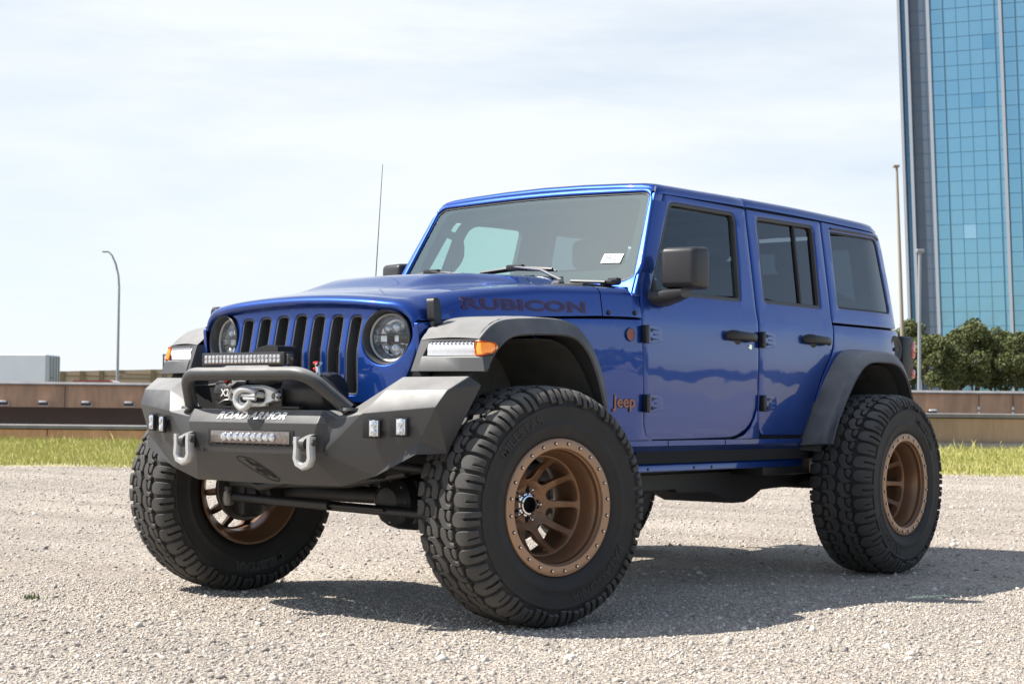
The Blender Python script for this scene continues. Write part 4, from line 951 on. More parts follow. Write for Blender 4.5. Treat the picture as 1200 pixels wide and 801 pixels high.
        z0=min(p.y for p in P); fl_=[Vector((p.x,s*.46,p.y+.02)) for p in P]; lw=[Vector((p.x,s*.46,.60)) for p in P]
        loft(bm,[fl_,lw]); 
        obj(nm_,bm,LINER,CAR,60)

# rear flares
ROC=[(-2.478,.700),(-2.53,.80),(-2.64,.945),(-2.75,1.066),(-2.835,1.150),(-2.905,1.190),(-2.99,1.203),(-3.13,1.207),(-3.27,1.204),(-3.36,1.182),(-3.44,1.115),(-3.50,1.02),(-3.545,.90),(-3.57,.78)]
ROP=[(-2.505,.700),(-2.555,.80),(-2.655,.925),(-2.765,1.040),(-2.85,1.105),(-2.915,1.130),(-2.99,1.138),(-3.11,1.139),(-3.23,1.136),(-3.32,1.108),(-3.39,1.04),(-3.45,.94),(-3.50,.84),(-3.53,.76)]
RIN=[(-2.470,.690),(-2.525,.80),(-2.655,1.0),(-2.765,1.125),(-2.86,1.195),(-2.93,1.213),(-3.0,1.217),(-3.13,1.217),(-3.27,1.214),(-3.37,1.19),(-3.46,1.12),(-3.52,1.02),(-3.56,.90),(-3.59,.78)]
for s,_ in SIDES:
    n=44; C_=smooth(rs(ROC,n)); O_=smooth(rs(ROP,n)); I_=smooth(rs(RIN,n))
    bm=NB(); secs=[]
    for i in range(n):
        c,o_,q=C_[i],O_[i],I_[i]; dirn=(o_-c).normalized(); m1=c+dirn*.016; t=i/(n-1); yc=.915; yo=.955
        secs.append([Vector((q.x,s*.775,q.y)),Vector((q.x*.75+c.x*.25,s*.80,q.y*.75+c.y*.25)),Vector((c.x,s*(yc-.02),c.y)),Vector(((c.x*.6+m1.x*.4),s*(yc-.003),(c.y*.6+m1.y*.4))),Vector((m1.x,s*(yc+.006),m1.y)),
          Vector((o_.x-dirn.x*.014,s*(yo-.004),o_.y-dirn.y*.014)),Vector((o_.x-dirn.x*.006,s*yo,o_.y-dirn.y*.006)),Vector((o_.x,s*(yo-.008),o_.y)),Vector((o_.x-dirn.x*.008,s*(yo-.04),o_.y-dirn.y*.008)),Vector((o_.x-dirn.x*.02,s*.74,o_.y-dirn.y*.02))])
    rows=loft(bm,secs); bm.faces.new(rows[0][::-1])
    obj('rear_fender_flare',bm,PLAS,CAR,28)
    # tail light and filler door
    bm=NB(); box(bm,(-3.745,s*.715,1.185),(.15,.15,.26),.02); tl=obj('tail_light',bm,BLK,CAR)
    bm=NB(); box(bm,(-3.80,s*.730,1.235),(.055,.13,.10),.012); box(bm,(-3.80,s*.730,1.095),(.055,.13,.055),.012); obj('tail_lens',bm,REDLENS,tl)
bm=NB(); lathe(bm,[(0,.004),(.05,.006),(.066,.012),(.075,.012),(.082,0),(.08,-.01)],32,Matrix.Translation((-3.585,S(-3.585,1.2)-.004,1.232))); 
box(bm,(-3.585,S(-3.585,1.2)+.006,1.232),(.05,.012,.02),.004); obj('fuel_filler_door',bm,BLK,CAR)
# tailgate and rear wall
def BK(u,v,d): return Vector((float(np.interp(v,[.6,1.35,1.9],[-3.705,-3.69,-3.60]))-.03*(1-(u/.75)**2)+d,u,v))
tgw=rpoly([(-.56,1.42,.05),(.56,1.42,.05),(.52,1.83,.06),(-.52,1.83,.06)])
tg=panel('tailgate',rpoly([(-.70,.68,.03),(.70,.68,.03),(.71,1.34,.03),(.65,1.90,.05),(-.65,1.90,.05),(-.71,1.34,.03)]),[tgw],BK,BLUE,CAR,r=.008,th=.03,step=.12)
panel('rear_window',offpoly(tgw,-.003),[],lambda u,v,d:BK(u,v,d+.008),PG,tg,r=.002,th=.004,step=.3)
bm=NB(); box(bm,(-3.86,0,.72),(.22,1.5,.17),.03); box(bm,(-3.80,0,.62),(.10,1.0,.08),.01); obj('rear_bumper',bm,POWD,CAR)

# ---- floor, firewall, dash, seats, steering wheel, roll cage
bm=NB(); box(bm,(-2.1,0,.76),(3.0,1.42,.04)); box(bm,(-.70,0,1.0),(.04,1.3,.6)); box(bm,(.03,.0,.98),(.72,.84,.34),.05); obj('floor_pan',bm,DARK,CAR,flat=True)
bm=NB(); prof=[(-.86,1.42),(-1.02,1.455),(-1.18,1.44),(-1.26,1.38),(-1.27,1.25),(-1.22,1.12),(-1.05,1.05),(-.86,1.05)]
prism(bm,prof,lambda u,v:Vector((u,-.70,v)),lambda u,v:Vector((u,.70,v))); bevel_all(bm,.015,3,20)
box(bm,(-1.15,.38,1.468),(.16,.34,.05),.02,3); ds=obj('dashboard',bm,DASH,CAR)
bm=NB()
for y in (-.60,-.2,.1,.62): box(bm,(-1.272,y,1.34),(.02,.12,.07),.01)
obj('air_vent',bm,GREYI,ds)
bm=NB(); T=Matrix.Translation((-1.40,.38,1.36))@Matrix.Rotation(R(90),4,'Z')@Matrix.Rotation(R(-24),4,'X')
pts=[T@Vector((.18*math.cos(a),0,.18*math.sin(a))) for a in np.linspace(0,2*pi,33)]
tube(bm,pts,.016,10,False)
for a in (0,pi,-pi/2): tube(bm,[T@Vector((.05*math.cos(a),.01,.05*math.sin(a))),T@Vector((.17*math.cos(a),0,.17*math.sin(a)))],.014,8)
lathe(bm,[(0,-.03),(.05,-.03),(.065,0),(.05,.03),(0,.04)],20,T); tube(bm,[T@Vector((0,0,0)),(-1.15,.38,1.26)],.03,10)
obj('steering_wheel',bm,LEATH,CAR)
def seat(x,y,w,bench=False):
    bm=NB()
    box(bm,(x,y,1.03),(.52,w,.16),.05,3)
    rot=Matrix.Rotation(R(14),4,'Y').to_3x3()
    vs=box(bm,(0,0,.30),(.14,w*.94,.62),.05,3); 
    for v in vs: 
        v.co=Vector((v.co.x-v.co.z*.22+x-.26,v.co.y*(1-.12*max(0,v.co.z-.3))+y,v.co.z+1.04))
    st=obj('seat',bm,LEATH,CAR,50)
    bm=NB()
    for yy in ([y] if not bench else [y-.42,y+.42]):
        vs=box(bm,(x-.43,yy,1.735),(.10,.25,.17),.045,3)
        for k in (-.05,.05): tube(bm,[(x-.42,yy+k,1.60),(x-.43,yy+k,1.70)],.007,6)
    obj('headrest',bm,LEATH,st,50); return st
seat(-1.75,.38,.50); seat(-1.75,-.38,.50); seat(-2.62,0,1.24,True)
bm=NB()
for s in (1,-1):
    tube(bm,arc_pts([(-1.17,s*.62,1.50),(-1.32,s*.585,1.86),(-2.10,s*.60,1.89),(-3.40,s*.60,1.87),(-3.5,s*.62,1.35)],.12,6),.030,10)
    tube(bm,arc_pts([(-2.12,s*.68,.9),(-2.10,s*.66,1.60),(-2.10,s*.60,1.88)],.1,4),.030,10)
tube(bm,[(-2.10,-.6,1.885),(-2.10,.6,1.885)],.030,10); tube(bm,[(-1.33,-.58,1.87),(-1.33,.58,1.87)],.025,10)
obj('roll_cage',bm,BLK,CAR,60)
bm=NB()
tube(bm,arc_pts([(-1.20,-.66,1.80),(-1.32,-.62,1.76),(-1.325,-.62,1.66),(-1.23,-.66,1.54),(-1.16,-.68,1.52)],.04,4),.022,8)
obj('grab_handle',bm,GREYI,CAR,60)
bm=NB(); box(bm,(-2.42,0,1.945),(2.2,1.22,.02),.005); obj('headliner',bm,GREYI,CAR,flat=True)
# wipers
for y0,tipa,tipb in ((.335,(.295,-.19),(0,0)),(-.30,(-.27,-.72),(0,0))):
    bm=NB()
    bp_=lambda y,z,o: WS(y,z,-o)
    a,b=tipa
    tube(bm,[bp_(a,1.530,.016),bp_((a+b)/2,1.545,.019),bp_(b,1.528,.016)],.0055,6)
    tube(bm,[bp_(a-.02,1.538,.026),bp_((a+b)/2,1.556,.033),bp_(b+.02,1.538,.026)],.008,6)
    box(bm,bp_((a+b)/2,1.556,.036),(.03,.10,.026),.006)
    wb=obj('wiper_blade',bm,BLK,CAR)
    bm=NB(); m_=(a+b)/2; e=y0+.03 if y0>0 else y0+.05
    tube(bm,[bp_(m_,1.558,.045),bp_((m_+e)/2+.02,1.535,.05),bp_(e,1.478,.035),(-.84,e+.02,1.462)],[.006,.008,.010,.013],8); box(bm,(-.84,e+.03,1.455),(.05,.05,.03),.010)
    obj('wiper_arm',bm,mat('wiper_metal',(.16,.16,.17),.4,.3) if y0>0 else BLK,wb)
# chrome washer strip on the cowl top
bm=NB(); tube(bm,[(-.80,.50,1.462),(-.82,.68,1.452)],.008,6); obj('washer_hose',bm,BLK,CAR)
# antenna
bm=NB(); lathe(bm,[(0,.0),(.018,0),(.014,.03),(.008,.05),(0,.05)],14,Matrix.Translation((-.70,-.650,1.40))@Matrix.Rotation(R(90),4,'X'))
tube(bm,[(-.70,-.650,1.44),(-.73,-.635,2.09)],[.0032,.0017],6); obj('antenna',bm,ANTM,CAR)

# ---- door mirrors
for s,_ in SIDES:
    bm=NB(); vs=box(bm,(0,0,0),(.13,.185,.205),.028,4)
    for v in vs:
        k=(v.co.x/.13+.5)      # 1 = forward face
        v.co.y*=1-.10*k; v.co.z*=1-.10*k; v.co.x+=-.25*v.co.y
        v.co.y*=s; v.co+=Vector((-1.145,s*.900,1.530))
    mr=obj('door_mirror',bm,MIRP,CAR,50)
    bm=NB(); vs=box(bm,(0,0,0),(.006,.15,.165),.002)
    for v in vs: v.co.x+=-.25*v.co.y; v.co.y*=s; v.co+=Vector((-1.213,s*.900,1.530))
    obj('mirror_glass',bm,CHR,mr)
    bm=NB(); secs=[]
    for y,x0,x1,z0,z1 in ((.745,-1.02,-1.17,1.375,1.425),(.80,-1.03,-1.19,1.352,1.428),(.86,-1.06,-1.19,1.372,1.432),(.915,-1.09,-1.18,1.392,1.435)):
        c=Vector(((x0+x1)/2,s*y,(z0+z1)/2)); a=(x0-x1)/2; b=(z1-z0)/2
        secs.append([c+Vector((a*(abs(math.cos(t))**.6)*math.copysign(1,math.cos(t)),0,b*(abs(math.sin(t))**.6)*math.copysign(1,math.sin(t)))) for t in np.linspace(0,2*pi,21)[:-1]])
    rows=loft(bm,secs,True); bm.faces.new(rows[0][::-1]); bm.faces.new(rows[-1]); obj('mirror_arm',bm,MIRP,mr,50)
    # black triangle at the foot of the door window
    panel('mirror_sail',[(-1.04,1.425),(-1.13,1.425),(-1.10,1.50)],[],lambda u,v,d,f=side(s):f(u,v,d+.001),BLK,mr,r=.003,th=.02,step=.2)

# ---- front bumper: folded plate, mirrored
V={}
V['ct']=(.690,0,.857); V['cte']=(.690,.385,.857); V['cm']=(.722,0,.803); V['cme']=(.722,.385,.803); V['cc']=(.718,0,.680); V['cce']=(.718,.335,.680)
V['cb']=(.630,0,.553); V['cbe']=(.625,.43,.555); V['cbk']=(.56,0,.857); V['cbke']=(.56,.40,.857)
V['se']=(.690,.400,.800); V['sc']=(.700,.395,.685)
V['E']=(.668,.445,.826); V['F']=(.664,.575,.846); V['G']=(.576,.881,.874); V['H']=(.584,.811,.749); V['Ic']=(.700,.395,.683)
V['D']=(.604,.645,.938); V['C']=(.533,.906,.942); V['B']=(.441,.933,.995); V['A']=(.515,.655,.992); V['Eb']=(.60,.455,.857)
V['Hb']=(.590,.740,.690); V['b2']=(.612,.600,.604); V['b3']=(.600,.790,.690)
V['Bo']=(.400,.962,.962); V['Ho']=(.50,.87,.70); V['Ab']=(.47,.655,.985); V['Hl']=(.600,.80,.690)
FA=[('ct','cte','cme','cm'),('cm','cme','cce','cc'),('cc','cce','cbe','cb'),('cbk','cbke','cte','ct'),
    ('cte','E','se','cme'),('cme','se','sc','cce'),('cce','sc','cbe'),('cbke','Eb','E','cte'),
    ('se','E','F','G','H','sc'),('sc','H','Hl','b2','cbe'),('E','Eb','A','D','F'),('F','D','C','G'),('D','A','B','C'),
    ('G','C','B','Bo','Ho'),('H','G','Ho'),('H','Ho','Hl')]
bm=NB(); vm={}
for s in (1,-1):
    for k,p in V.items():
        key=k if (p[1]==0) else k+str(s)
        if key not in vm: vm[key]=bm.verts.new((p[0],s*p[1],p[2]))
    for f in FA:
        vs=[vm[k] if V[k][1]==0 else vm[k+str(s)] for k in f]
        if s<0: vs=vs[::-1]
        bm.faces.new(vs)
bmesh.ops.remove_doubles(bm,verts=bm.verts,dist=1e-5)
bmesh.ops.triangulate(bm,faces=[f for f in bm.faces if len(f.verts)>4])
bmesh.ops.recalc_face_normals(bm,faces=bm.faces)
bevel_all(bm,.0035,2,9)
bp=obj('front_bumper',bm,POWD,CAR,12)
# back plate of the bumper so the light stays out, and its mounts
bm=NB(); box(bm,(.545,0,.70),(.05,.80,.20),.01); 
for s in (1,-1): box(bm,(.50,s*.42,.66),(.20,.10,.16),.01)
obj('bumper_mount',bm,BLK,bp)
# pods in the wings
def wingp(y,z,o=0):   # point on the wing face
    n=Vector((1,.31,0)).normalized(); return Vector((.669-.31*(y-.589)-.10*(z-.79),y,z))+n*o
for s in (1,-1):
    for yc_,zc_ in ((.627,.789),(.737,.796)):
        fr=Matrix.Translation(Vector((wingp(yc_,zc_,.0025).x,s*yc_,zc_)))@Matrix.Rotation(s*math.atan(.31),4,'Z')
        bm=NB()
        # recess surround
        o4=[(-.040,-.038),(.040,-.038),(.040,.038),(-.040,.038)]
        box(bm,(-.001,0,0),(.004,.082,.076),.001)
        for v in bm.verts: v.co=fr@v.co
        pd=obj('pod_light',bm,DARK,CAR)
        bm=NB(); box(bm,(.006,.012*1,0),(.010,.052,.070),.003); 
        for v in bm.verts: v.co=fr@v.co
        obj('pod_housing',bm,BLK,pd)
        bm=NB(); box(bm,(.0112,.012,0),(.003,.038,.060),.001)
        for v in bm.verts: v.co=fr@v.co
        obj('pod_reflector',bm,REFL,pd)
        bm=NB()
        for dz in (.016,-.016):
            lathe(bm,[(.016,.004),(.017,.010),(.012,.017),(0,.020)],20,fr@Matrix.Translation((0,.012,dz))@Matrix.Rotation(R(-90),4,'Z'))
        obj('pod_lens',bm,LENSC,pd)
# lower light bar in the bumper
bm=NB(); box(bm,(.719,0,.742),(.010,.512,.066),.002); lb=obj('bumper_light_bar',bm,DARK,CAR)
bm=NB(); box(bm,(.725,0,.744),(.006,.470,.050),.002); obj('light_bar_reflector',bm,mat('lamp_smoke',(.16,.13,.12),.25,.6,noise=(70,(.34,.30,.28),.4)),lb)
bm=NB()
for i in range(9):
    y=-.152+i*.036+.002
    lathe(bm,[(.0175,.0),(.0175,.006),(.013,.011),(0,.013)],20,Matrix.Translation((.727,y,.745))@Matrix.Rotation(R(-90),4,'Z'))
obj('light_bar_lens',bm,LENSC,lb)
bm=NB()
for i in range(10): lathe(bm,[(.003,0),(.002,.003),(0,.003)],8,Matrix.Translation((.7245,-.21+i*.046,.7145))@Matrix.Rotation(R(-90),4,'Z'))
obj('light_bar_screw',bm,STEEL,lb)
# lettering and emblem
tf=lambda u,v,w: Vector((.7065+.0+.0,0,.830))+Vector((0,1,0))*u+Vector((-.509,0,.861))*v+Vector((.861,0,.509))*(w+.0012)
textmesh('bumper_lettering','ROAD ARMOR',.047,lambda u,v,w:tf(u-.012,v,w),WHT,bp,ext=.001,off=.0015,sx=1.26,shear=.35,cs=1.06)
n_=Vector((.821,0,-.568)); 
ef=lambda u,v,w: Vector((.674,.0,.617))+Vector((0,1,0))*u+Vector((.568,0,.823))*v+n_*(w+.0015)
bm=NB(); E_=[(-.105,.052),(-.082,.060),(-.02,.052),(.06,-.01),(.098,-.050),(.092,-.066),(.05,-.064),(-.04,-.012),(-.098,.035)]
eo=rpoly(E_,.02,4); ei=offpoly(eo,.0045)
a=[bm.verts.new(ef(u,v,0)) for u,v in eo]; b=[bm.verts.new(ef(u,v,0)) for u,v in ei]
for i in range(len(a)): bm.faces.new((a[i],a[(i+1)%len(a)],b[(i+1)%len(a)],b[i]))
for P_ in ([(-.06,.045),(-.035,.045),(-.01,.012),(-.03,.012)],[(-.03,.03),(.02,.018),(.035,.0),(-.01,.008)],[(-.005,-.005),(.02,-.005),(.045,-.04),(.02,-.035)],[(.02,.0),(.055,-.012),(.085,-.052),(.06,-.045)],[(-.02,-.002),(.0,.004),(.01,-.018),(-.012,-.02)]):
    vs=[bm.verts.new(ef(u,v,0)) for u,v in P_]; bm.faces.new(vs)
obj('bumper_emblem',bm,DARK,bp,flat=True)
# shackles
for s in (1,-1):
    bm=NB(); yc_=s*.360
    pth=[(.0,.047,.752),(.0,.044,.705),(.0,.046,.690),(.0,.054,.668),(.0,.046,.645),(.0,.0,.622),(.0,-.046,.645),(.0,-.054,.668),(.0,-.046,.690),(.0,-.044,.705),(.0,-.047,.752)]
    pts=smooth([Vector((.765,yc_+b*.80,c)) for a,b,c in pth],1)
    # square-ish section swept
    secs=[]
    for i,p in enumerate(pts):
        t=(pts[min(i+1,len(pts)-1)]-pts[max(i-1,0)]).normalized(); o_=t.cross(Vector((1,0,0))).normalized()
        w_=.0135; dpt=.017
        secs.append([p+o_*w_*a+Vector((dpt*b,0,0)) for a,b in ((1,.6),(.6,1),(-.6,1),(-1,.6),(-1,-.6),(-.6,-1),(.6,-1),(1,-.6))])
    rows=loft(bm,secs,True); bm.faces.new(rows[0][::-1]); bm.faces.new(rows[-1])
    sh=obj('shackle',bm,GREYP,CAR,40)
    bm=NB(); lathe(bm,[(0,-.054),(.013,-.054),(.013,-.048),(.010,-.046),(.010,.046),(.013,.048),(.013,.056),(0,.056)],18,Matrix.Translation((.765,yc_,.728))); obj('shackle_pin',bm,STEEL,sh)
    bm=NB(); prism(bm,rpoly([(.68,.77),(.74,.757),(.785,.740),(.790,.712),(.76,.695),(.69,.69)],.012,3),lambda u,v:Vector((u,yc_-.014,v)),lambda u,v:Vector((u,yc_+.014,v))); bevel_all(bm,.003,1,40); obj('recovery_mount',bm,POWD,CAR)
# bull bar
bm=NB(); tube(bm,arc_pts([(.630,-.470,.860),(.757,-.362,1.003),(.757,.355,1.003),(.630,.470,.860)],.075,9),.0275,20)
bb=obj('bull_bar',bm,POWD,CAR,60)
bm=NB()
bm.free()
for s in (1,-1):
    bm=NB(); lathe(bm,[(0,.012),(.04,.012),(.045,0)],20,Matrix.Translation((.632,s*.470,.856))@Matrix.Rotation(R(90),4,'X')); obj('bull_bar_foot',bm,POWD,bb)
# upper light bar
bm=NB(); box(bm,(.735,-.012,1.063),(.055,.492,.054),.004); 
for k in range(9): box(bm,(.703,-.012,1.040+k*.006),(.02,.48,.002))
ub=obj('light_bar',bm,BLK,CAR)
bm=NB(); box(bm,(.7632,-.012,1.063),(.003,.456,.036),.001); obj('light_bar_face',bm,MATS['lamp_smoke'],ub)
bm=NB()
for i in range(20):
    for j in (0,1):
        y=-.012-.2166+i*.0228; z=1.0715-j*.017
        lathe(bm,[(.0082,.001),(.0082,.0015),(.005,.0022),(0,.0028)],10,Matrix.Translation((.7642,y,z))@Matrix.Rotation(R(-90),4,'Z'))
obj('light_bar_lens',bm,LENSC,ub)
bm=NB()
for s in (1,-1):
    box(bm,(.735,-.012+s*.252,1.060),(.034,.008,.044),.002); tube(bm,[(.735,-.012+s*.25,1.060),(.735,-.012+s*.268,1.060)],.008,8)
obj('light_bar_bracket',bm,STEEL,ub)
bm=NB(); prism(bm,[(-.13,1.025),(.16,1.025),(.14,1.036),(-.10,1.036)],lambda u,v:Vector((.715,u,v)),lambda u,v:Vector((.765,u,v))); obj('light_bar_plate',bm,GREYP,ub)
bm=NB(); prism(bm,rpoly([(-.06,1.07),(.09,1.07),(.09,1.120),(.03,1.124),(-.02,1.116),(-.06,1.10)],.012,3),lambda u,v:Vector((.55,u,v)),lambda u,v:Vector((.66,u,v))); bevel_all(bm,.006,2,40)
wc=obj('winch_control_box',bm,BLK,CAR)
# winch
Tw=Matrix.Translation((.585,0,.925))
bm=NB(); lathe(bm,[(0,-.115),(.055,-.115),(.055,-.11),(.038,-.105),(.038,.105),(.055,.11),(.055,.115),(0,.115)],28,Tw)
for q in range(9): lathe(bm,[(.038,-.10+q*.022),(.049,-.09+q*.022),(.038,-.08+q*.022)],24,Tw)
wn_=obj('winch_drum',bm,mat('winch_rope',(.07,.07,.075),.7),CAR)
bm=NB(); lathe(bm,[(0,-.315),(.056,-.315),(.066,-.305),(.070,-.285),(.074,-.280),(.074,-.20),(.070,-.195),(.070,-.12),(.06,-.115),(0,-.115)],32,Tw); 
for q in range(10):
    a=2*pi*q/10; box(bm,(.585+.070*math.cos(a),-.25,.925+.070*math.sin(a)),(.012,.10,.012),.003)
obj('winch_gearbox',bm,BLK,wn_,40)
bm=NB(); lathe(bm,[(0,.115),(.080,.115),(.086,.125),(.086,.335),(.078,.350),(.05,.355),(0,.357)],36,Tw); obj('winch_motor',bm,BLK,wn_,40)
for y in (-.10,-.03,.04,.11): pass
bm=NB(); 
for y in (-.118,.118): box(bm,(.585,y,1.0),(.11,.012,.06),.003)
box(bm,(.585,0,1.010),(.05,.24,.018),.004); obj('winch_tie_bar',bm,BLK,wn_)
bm=NB(); lathe(bm,[(0,.016),(.014,.014),(.017,0)],18,Matrix.Translation((.645,-.235,.985))@Matrix.Rotation(R(-60),4,'Z')); lathe(bm,[(0,.03),(.028,.028),(.032,0)],18,Matrix.Translation((.60,.175,.992))@Matrix.Rotation(R(90),4,'X')); obj('winch_clutch_knob',bm,RED,wn_)
textmesh('winch_lettering','X2O',.042,lambda u,v,w:Vector((.663+w,-.205+u,.925+v)),WHT,wn_,ext=.001,off=.001)
textmesh('winch_bar_lettering','SMITTYBILT',.020,lambda u,v,w:Vector((.636+w,.0+u,.985+v)),WHT,wn_,ext=.001,off=.0005,sx=1.1)
bm=NB(); box(bm,(.630,0,.985),(.008,.23,.04),.002); obj('winch_name_plate',bm,BLK,wn_)
bm=NB(); box(bm,(.685,0,.900),(.012,.30,.09),.003); box(bm,(.60,0,.866),(.18,.50,.012),.003); obj('winch_plate',bm,BLK,CAR)
# fairlead: plate with an oval mouth
fo_=rpoly([(-.062,.957,.03),(.062,.957,.03),(.150,.930,.02),(.153,.895,.03),(.062,.868,.03),(-.062,.868,.03),(-.153,.895,.03),(-.150,.930,.02)],.03,5)
fh=rpoly([(-.075,.936,.02),(.075,.936,.02),(.075,.888,.02),(-.075,.888,.02)],.02,6)
fd=panel('fairlead',fo_,[fh,circ(-.125,.912,.009,14),circ(.125,.912,.009,14)],lambda u,v,d:Vector((.716-d,u,v)),ALU,CAR,r=.008,th=.022,step=.1)
bm=NB()
for y in (-.125,.125): lathe(bm,[(0,.004),(.009,.004),(.013,-.002)],8,Matrix.Translation((.712,y,.912))@Matrix.Rotation(R(-90),4,'Z'))
obj('fairlead_bolt',bm,STEEL,fd)
bm=NB(); box(bm,(.705,0,.912),(.004,.15,.05)); obj('fairlead_mouth',bm,DARK,fd)
bm=NB(); hk=[(.735,.045,.925),(.745,.02,.937),(.748,-.03,.940),(.750,-.062,.915),(.752,-.055,.878),(.752,-.018,.856),(.752,.012,.868),(.750,.028,.888)]
tube(bm,smooth([Vector(p) for p in arc_pts(hk,.03,4)],2),[.010]*4+[.013]*40 if False else .013,10); tube(bm,[(.70,.06,.915),(.735,.045,.920)],.013,8); tube(bm,[(.742,-.03,.915),(.742,.05,.912)],.009,8); tube(bm,[(.742,-.02,.902),(.742,.05,.899)],.007,8)
obj('winch_hook',bm,GREYP,CAR,60)
bm=NB(); tube(bm,arc_pts([(.66,.30,1.045),(.655,.318,1.048),(.65,.318,1.03),(.66,.30,1.02)],.01,4),.007,8); obj('battery_cable',bm,RED,wn_)
bm=NB(); tube(bm,[(.66,.315,1.035),(.68,.36,1.045)],.007,8); tube(bm,[(.66,.32,1.045),(.66,.33,.995)],.010,8); obj('cable_clamp',bm,CHR,wn_)
bm=NB(); tube(bm,arc_pts([(.655,.33,1.0),(.64,.38,.965),(.62,.42,.92),(.55,.44,.87)],.05,5),.007,8); obj('winch_cable',bm,BLK,wn_)
bm=NB(); tube(bm,arc_pts([(.66,-.28,.87),(.66,-.22,.90),(.62,-.12,.88)],.05,5),.005,6); obj('cable_fitting',bm,STEEL,wn_)

# ---- running gear
bm=NB(); tube(bm,[(0,-.80,.483),(0,.80,.483)],.038,16); 
for s in (1,-1):
    lathe(bm,[(0,-.07),(.06,-.06),(.085,0),(.06,.06),(0,.07)],20,Matrix.Translation((0,s*.74,.483)))
    box(bm,(.03,s*.76,.483),(.13,.09,.26),.03)
obj('front_axle',bm,BLK,CAR)
bm=NB(); lathe(bm,[(0,.17),(.06,.16),(.105,.12),(.125,.05),(.13,0),(.13,-.10),(.10,-.14),(0,-.15)],14,Matrix.Translation((.02,.26,.470))@Matrix.Rotation(R(-90),4,'Z')); box(bm,(.0,.26,.47),(.22,.23,.22),.05); obj('differential',bm,BLK,CAR,30)
bm=NB(); tube(bm,[(.20,-.70,.455),(.215,.74,.425)],.021,12); tube(bm,[(.22,-.66,.525),(.24,-.50,.520),(.24,.10,.545),(.25,.44,.60)],.019,12); tube(bm,[(.15,.10,.575),(.15,.62,.630)],.019,10)
tube(bm,[(.27,-.48,.530),(.27,-.42,.512),(.29,-.18,.555),(.32,.10,.60)],.020,12)
for s in (1,-1):
    tube(bm,[(.20,s*.70,.425),(.20,s*.70,.50)],.026,10); tube(bm,arc_pts([(.40,s*.45,.64),(.30,s*.60,.62),(.05,s*.62,.60)],.05,4),.018,10)
    tube(bm,[(-.05,s*.58,.46),(-.75,s*.42,.55)],.028,10); tube(bm,[(-.02,s*.42,.55),(-.55,s*.38,.62)],.022,10)
obj('steering_linkage',bm,BLK,CAR,50)
for s in (1,-1):   # knuckle hardware, brake hoses and bracket bolts
    bm=NB(); tube(bm,arc_pts([(.05,s*.40,.66),(.12,s*.52,.60),(.10,s*.66,.66),(.02,s*.74,.60)],.06,6),.007,6); obj('brake_hose',bm,BLK,CAR,60)
    bm=NB(); prism(bm,rpoly([(-.07,.44),(.10,.42),(.13,.53),(.06,.62),(-.06,.60)],.02,3),lambda u,v:Vector((u,s*.52,v)),lambda u,v:Vector((u,s*.545,v))); bevel_all(bm,.004,1,40); br=obj('axle_bracket',bm,BLK,CAR)
    for u,v in ((.08,.46),(.03,.57)): bm=NB(); lathe(bm,[(0,.012),(.011,.012),(.011,.0),(.018,.0),(.018,-.004)],6,Matrix.Translation((u,s*.548,v))@Matrix.Rotation(0 if s>0 else pi,4,'Z')); obj('bolt',bm,ALU,br)
    bm=NB(); lathe(bm,[(0,-.035),(.022,-.03),(.027,0),(.022,.03),(0,.035)],14,Matrix.Translation((.215,s*.69,.447))@Matrix.Rotation(R(90),4,'X')); obj('tie_rod_end',bm,STEEL,CAR)
    bm=NB(); lathe(bm,[(0,-.025),(.018,-.02),(.021,0),(.018,.02),(0,.025)],12,Matrix.Translation((.30,s*.60,.605))); obj('sway_bar_link',bm,STEEL,CAR)
bm=NB(); 
for k in range(8):
    a=2*pi*k/8; lathe(bm,[(0,.006),(.007,.006),(.008,0)],6,Matrix.Translation((.150,.26+.085*math.cos(a),.470+.085*math.sin(a)))@Matrix.Rotation(R(-90),4,'Z'))
obj('differential_bolt',bm,STEEL,CAR)
bm=NB(); box(bm,(.30,.30,.70),(.10,.20,.12),.02); box(bm,(.28,-.05,.74),(.06,.60,.06),.01); obj('crossmember',bm,BLK,CAR)
bm=NB(); tube(bm,[(.235,-.40,.452),(.235,-.02,.446)],.022,14); tube(bm,[(.235,-.02,.446),(.235,.30,.440)],.009,10); obj('steering_damper',bm,BLK,CAR,50)
for s in (1,-1):
    bm=NB(); pts=[(.0+.07*math.cos(t),s*.47+.07*math.sin(t),.56+.50*t/(2*pi*6)) for t in np.linspace(0,2*pi*6,100)]
    tube(bm,pts,.009,7); obj('coil_spring',bm,BLK,CAR,60)
    bm=NB(); tube(bm,[(-.10,s*.56,.50),(-.08,s*.50,.80)],.028,14); tube(bm,[(-.08,s*.50,.80),(-.07,s*.48,1.08)],.010,10); obj('shock_absorber',bm,GREYP,CAR,50)
    bm=NB(); tube(bm,[(-3.15,s*.55,.46),(-3.12,s*.48,.85)],.028,14); obj('shock_absorber',bm,GREYP,CAR,50)
bm=NB(); tube(bm,[(-3.008,-.85,.483),(-3.008,.85,.483)],.045,16); lathe(bm,[(0,.19),(.08,.16),(.14,.10),(.15,0),(.13,-.10),(0,-.15)],18,Matrix.Translation((-3.0,0,.483))@Matrix.Rotation(R(90),4,'Z')); obj('rear_axle',bm,BLK,CAR)
bm=NB()
for s in (1,-1):
    tube(bm,[(.55,s*.42,.66),(.30,s*.42,.70),(-.40,s*.42,.60),(-2.45,s*.45,.58),(-2.8,s*.42,.75),(-3.6,s*.42,.72)],.055,4)
    box(bm,(-1.85,s*.45,.545),(2.7,.07,.17),.01)
    box(bm,(-2.45,s*.60,.60),(.50,.22,.13),.01)
for x in (-.75,-1.35,-2.35,-3.55): box(bm,(x,0,.56),(.12,.88,.06),.01)
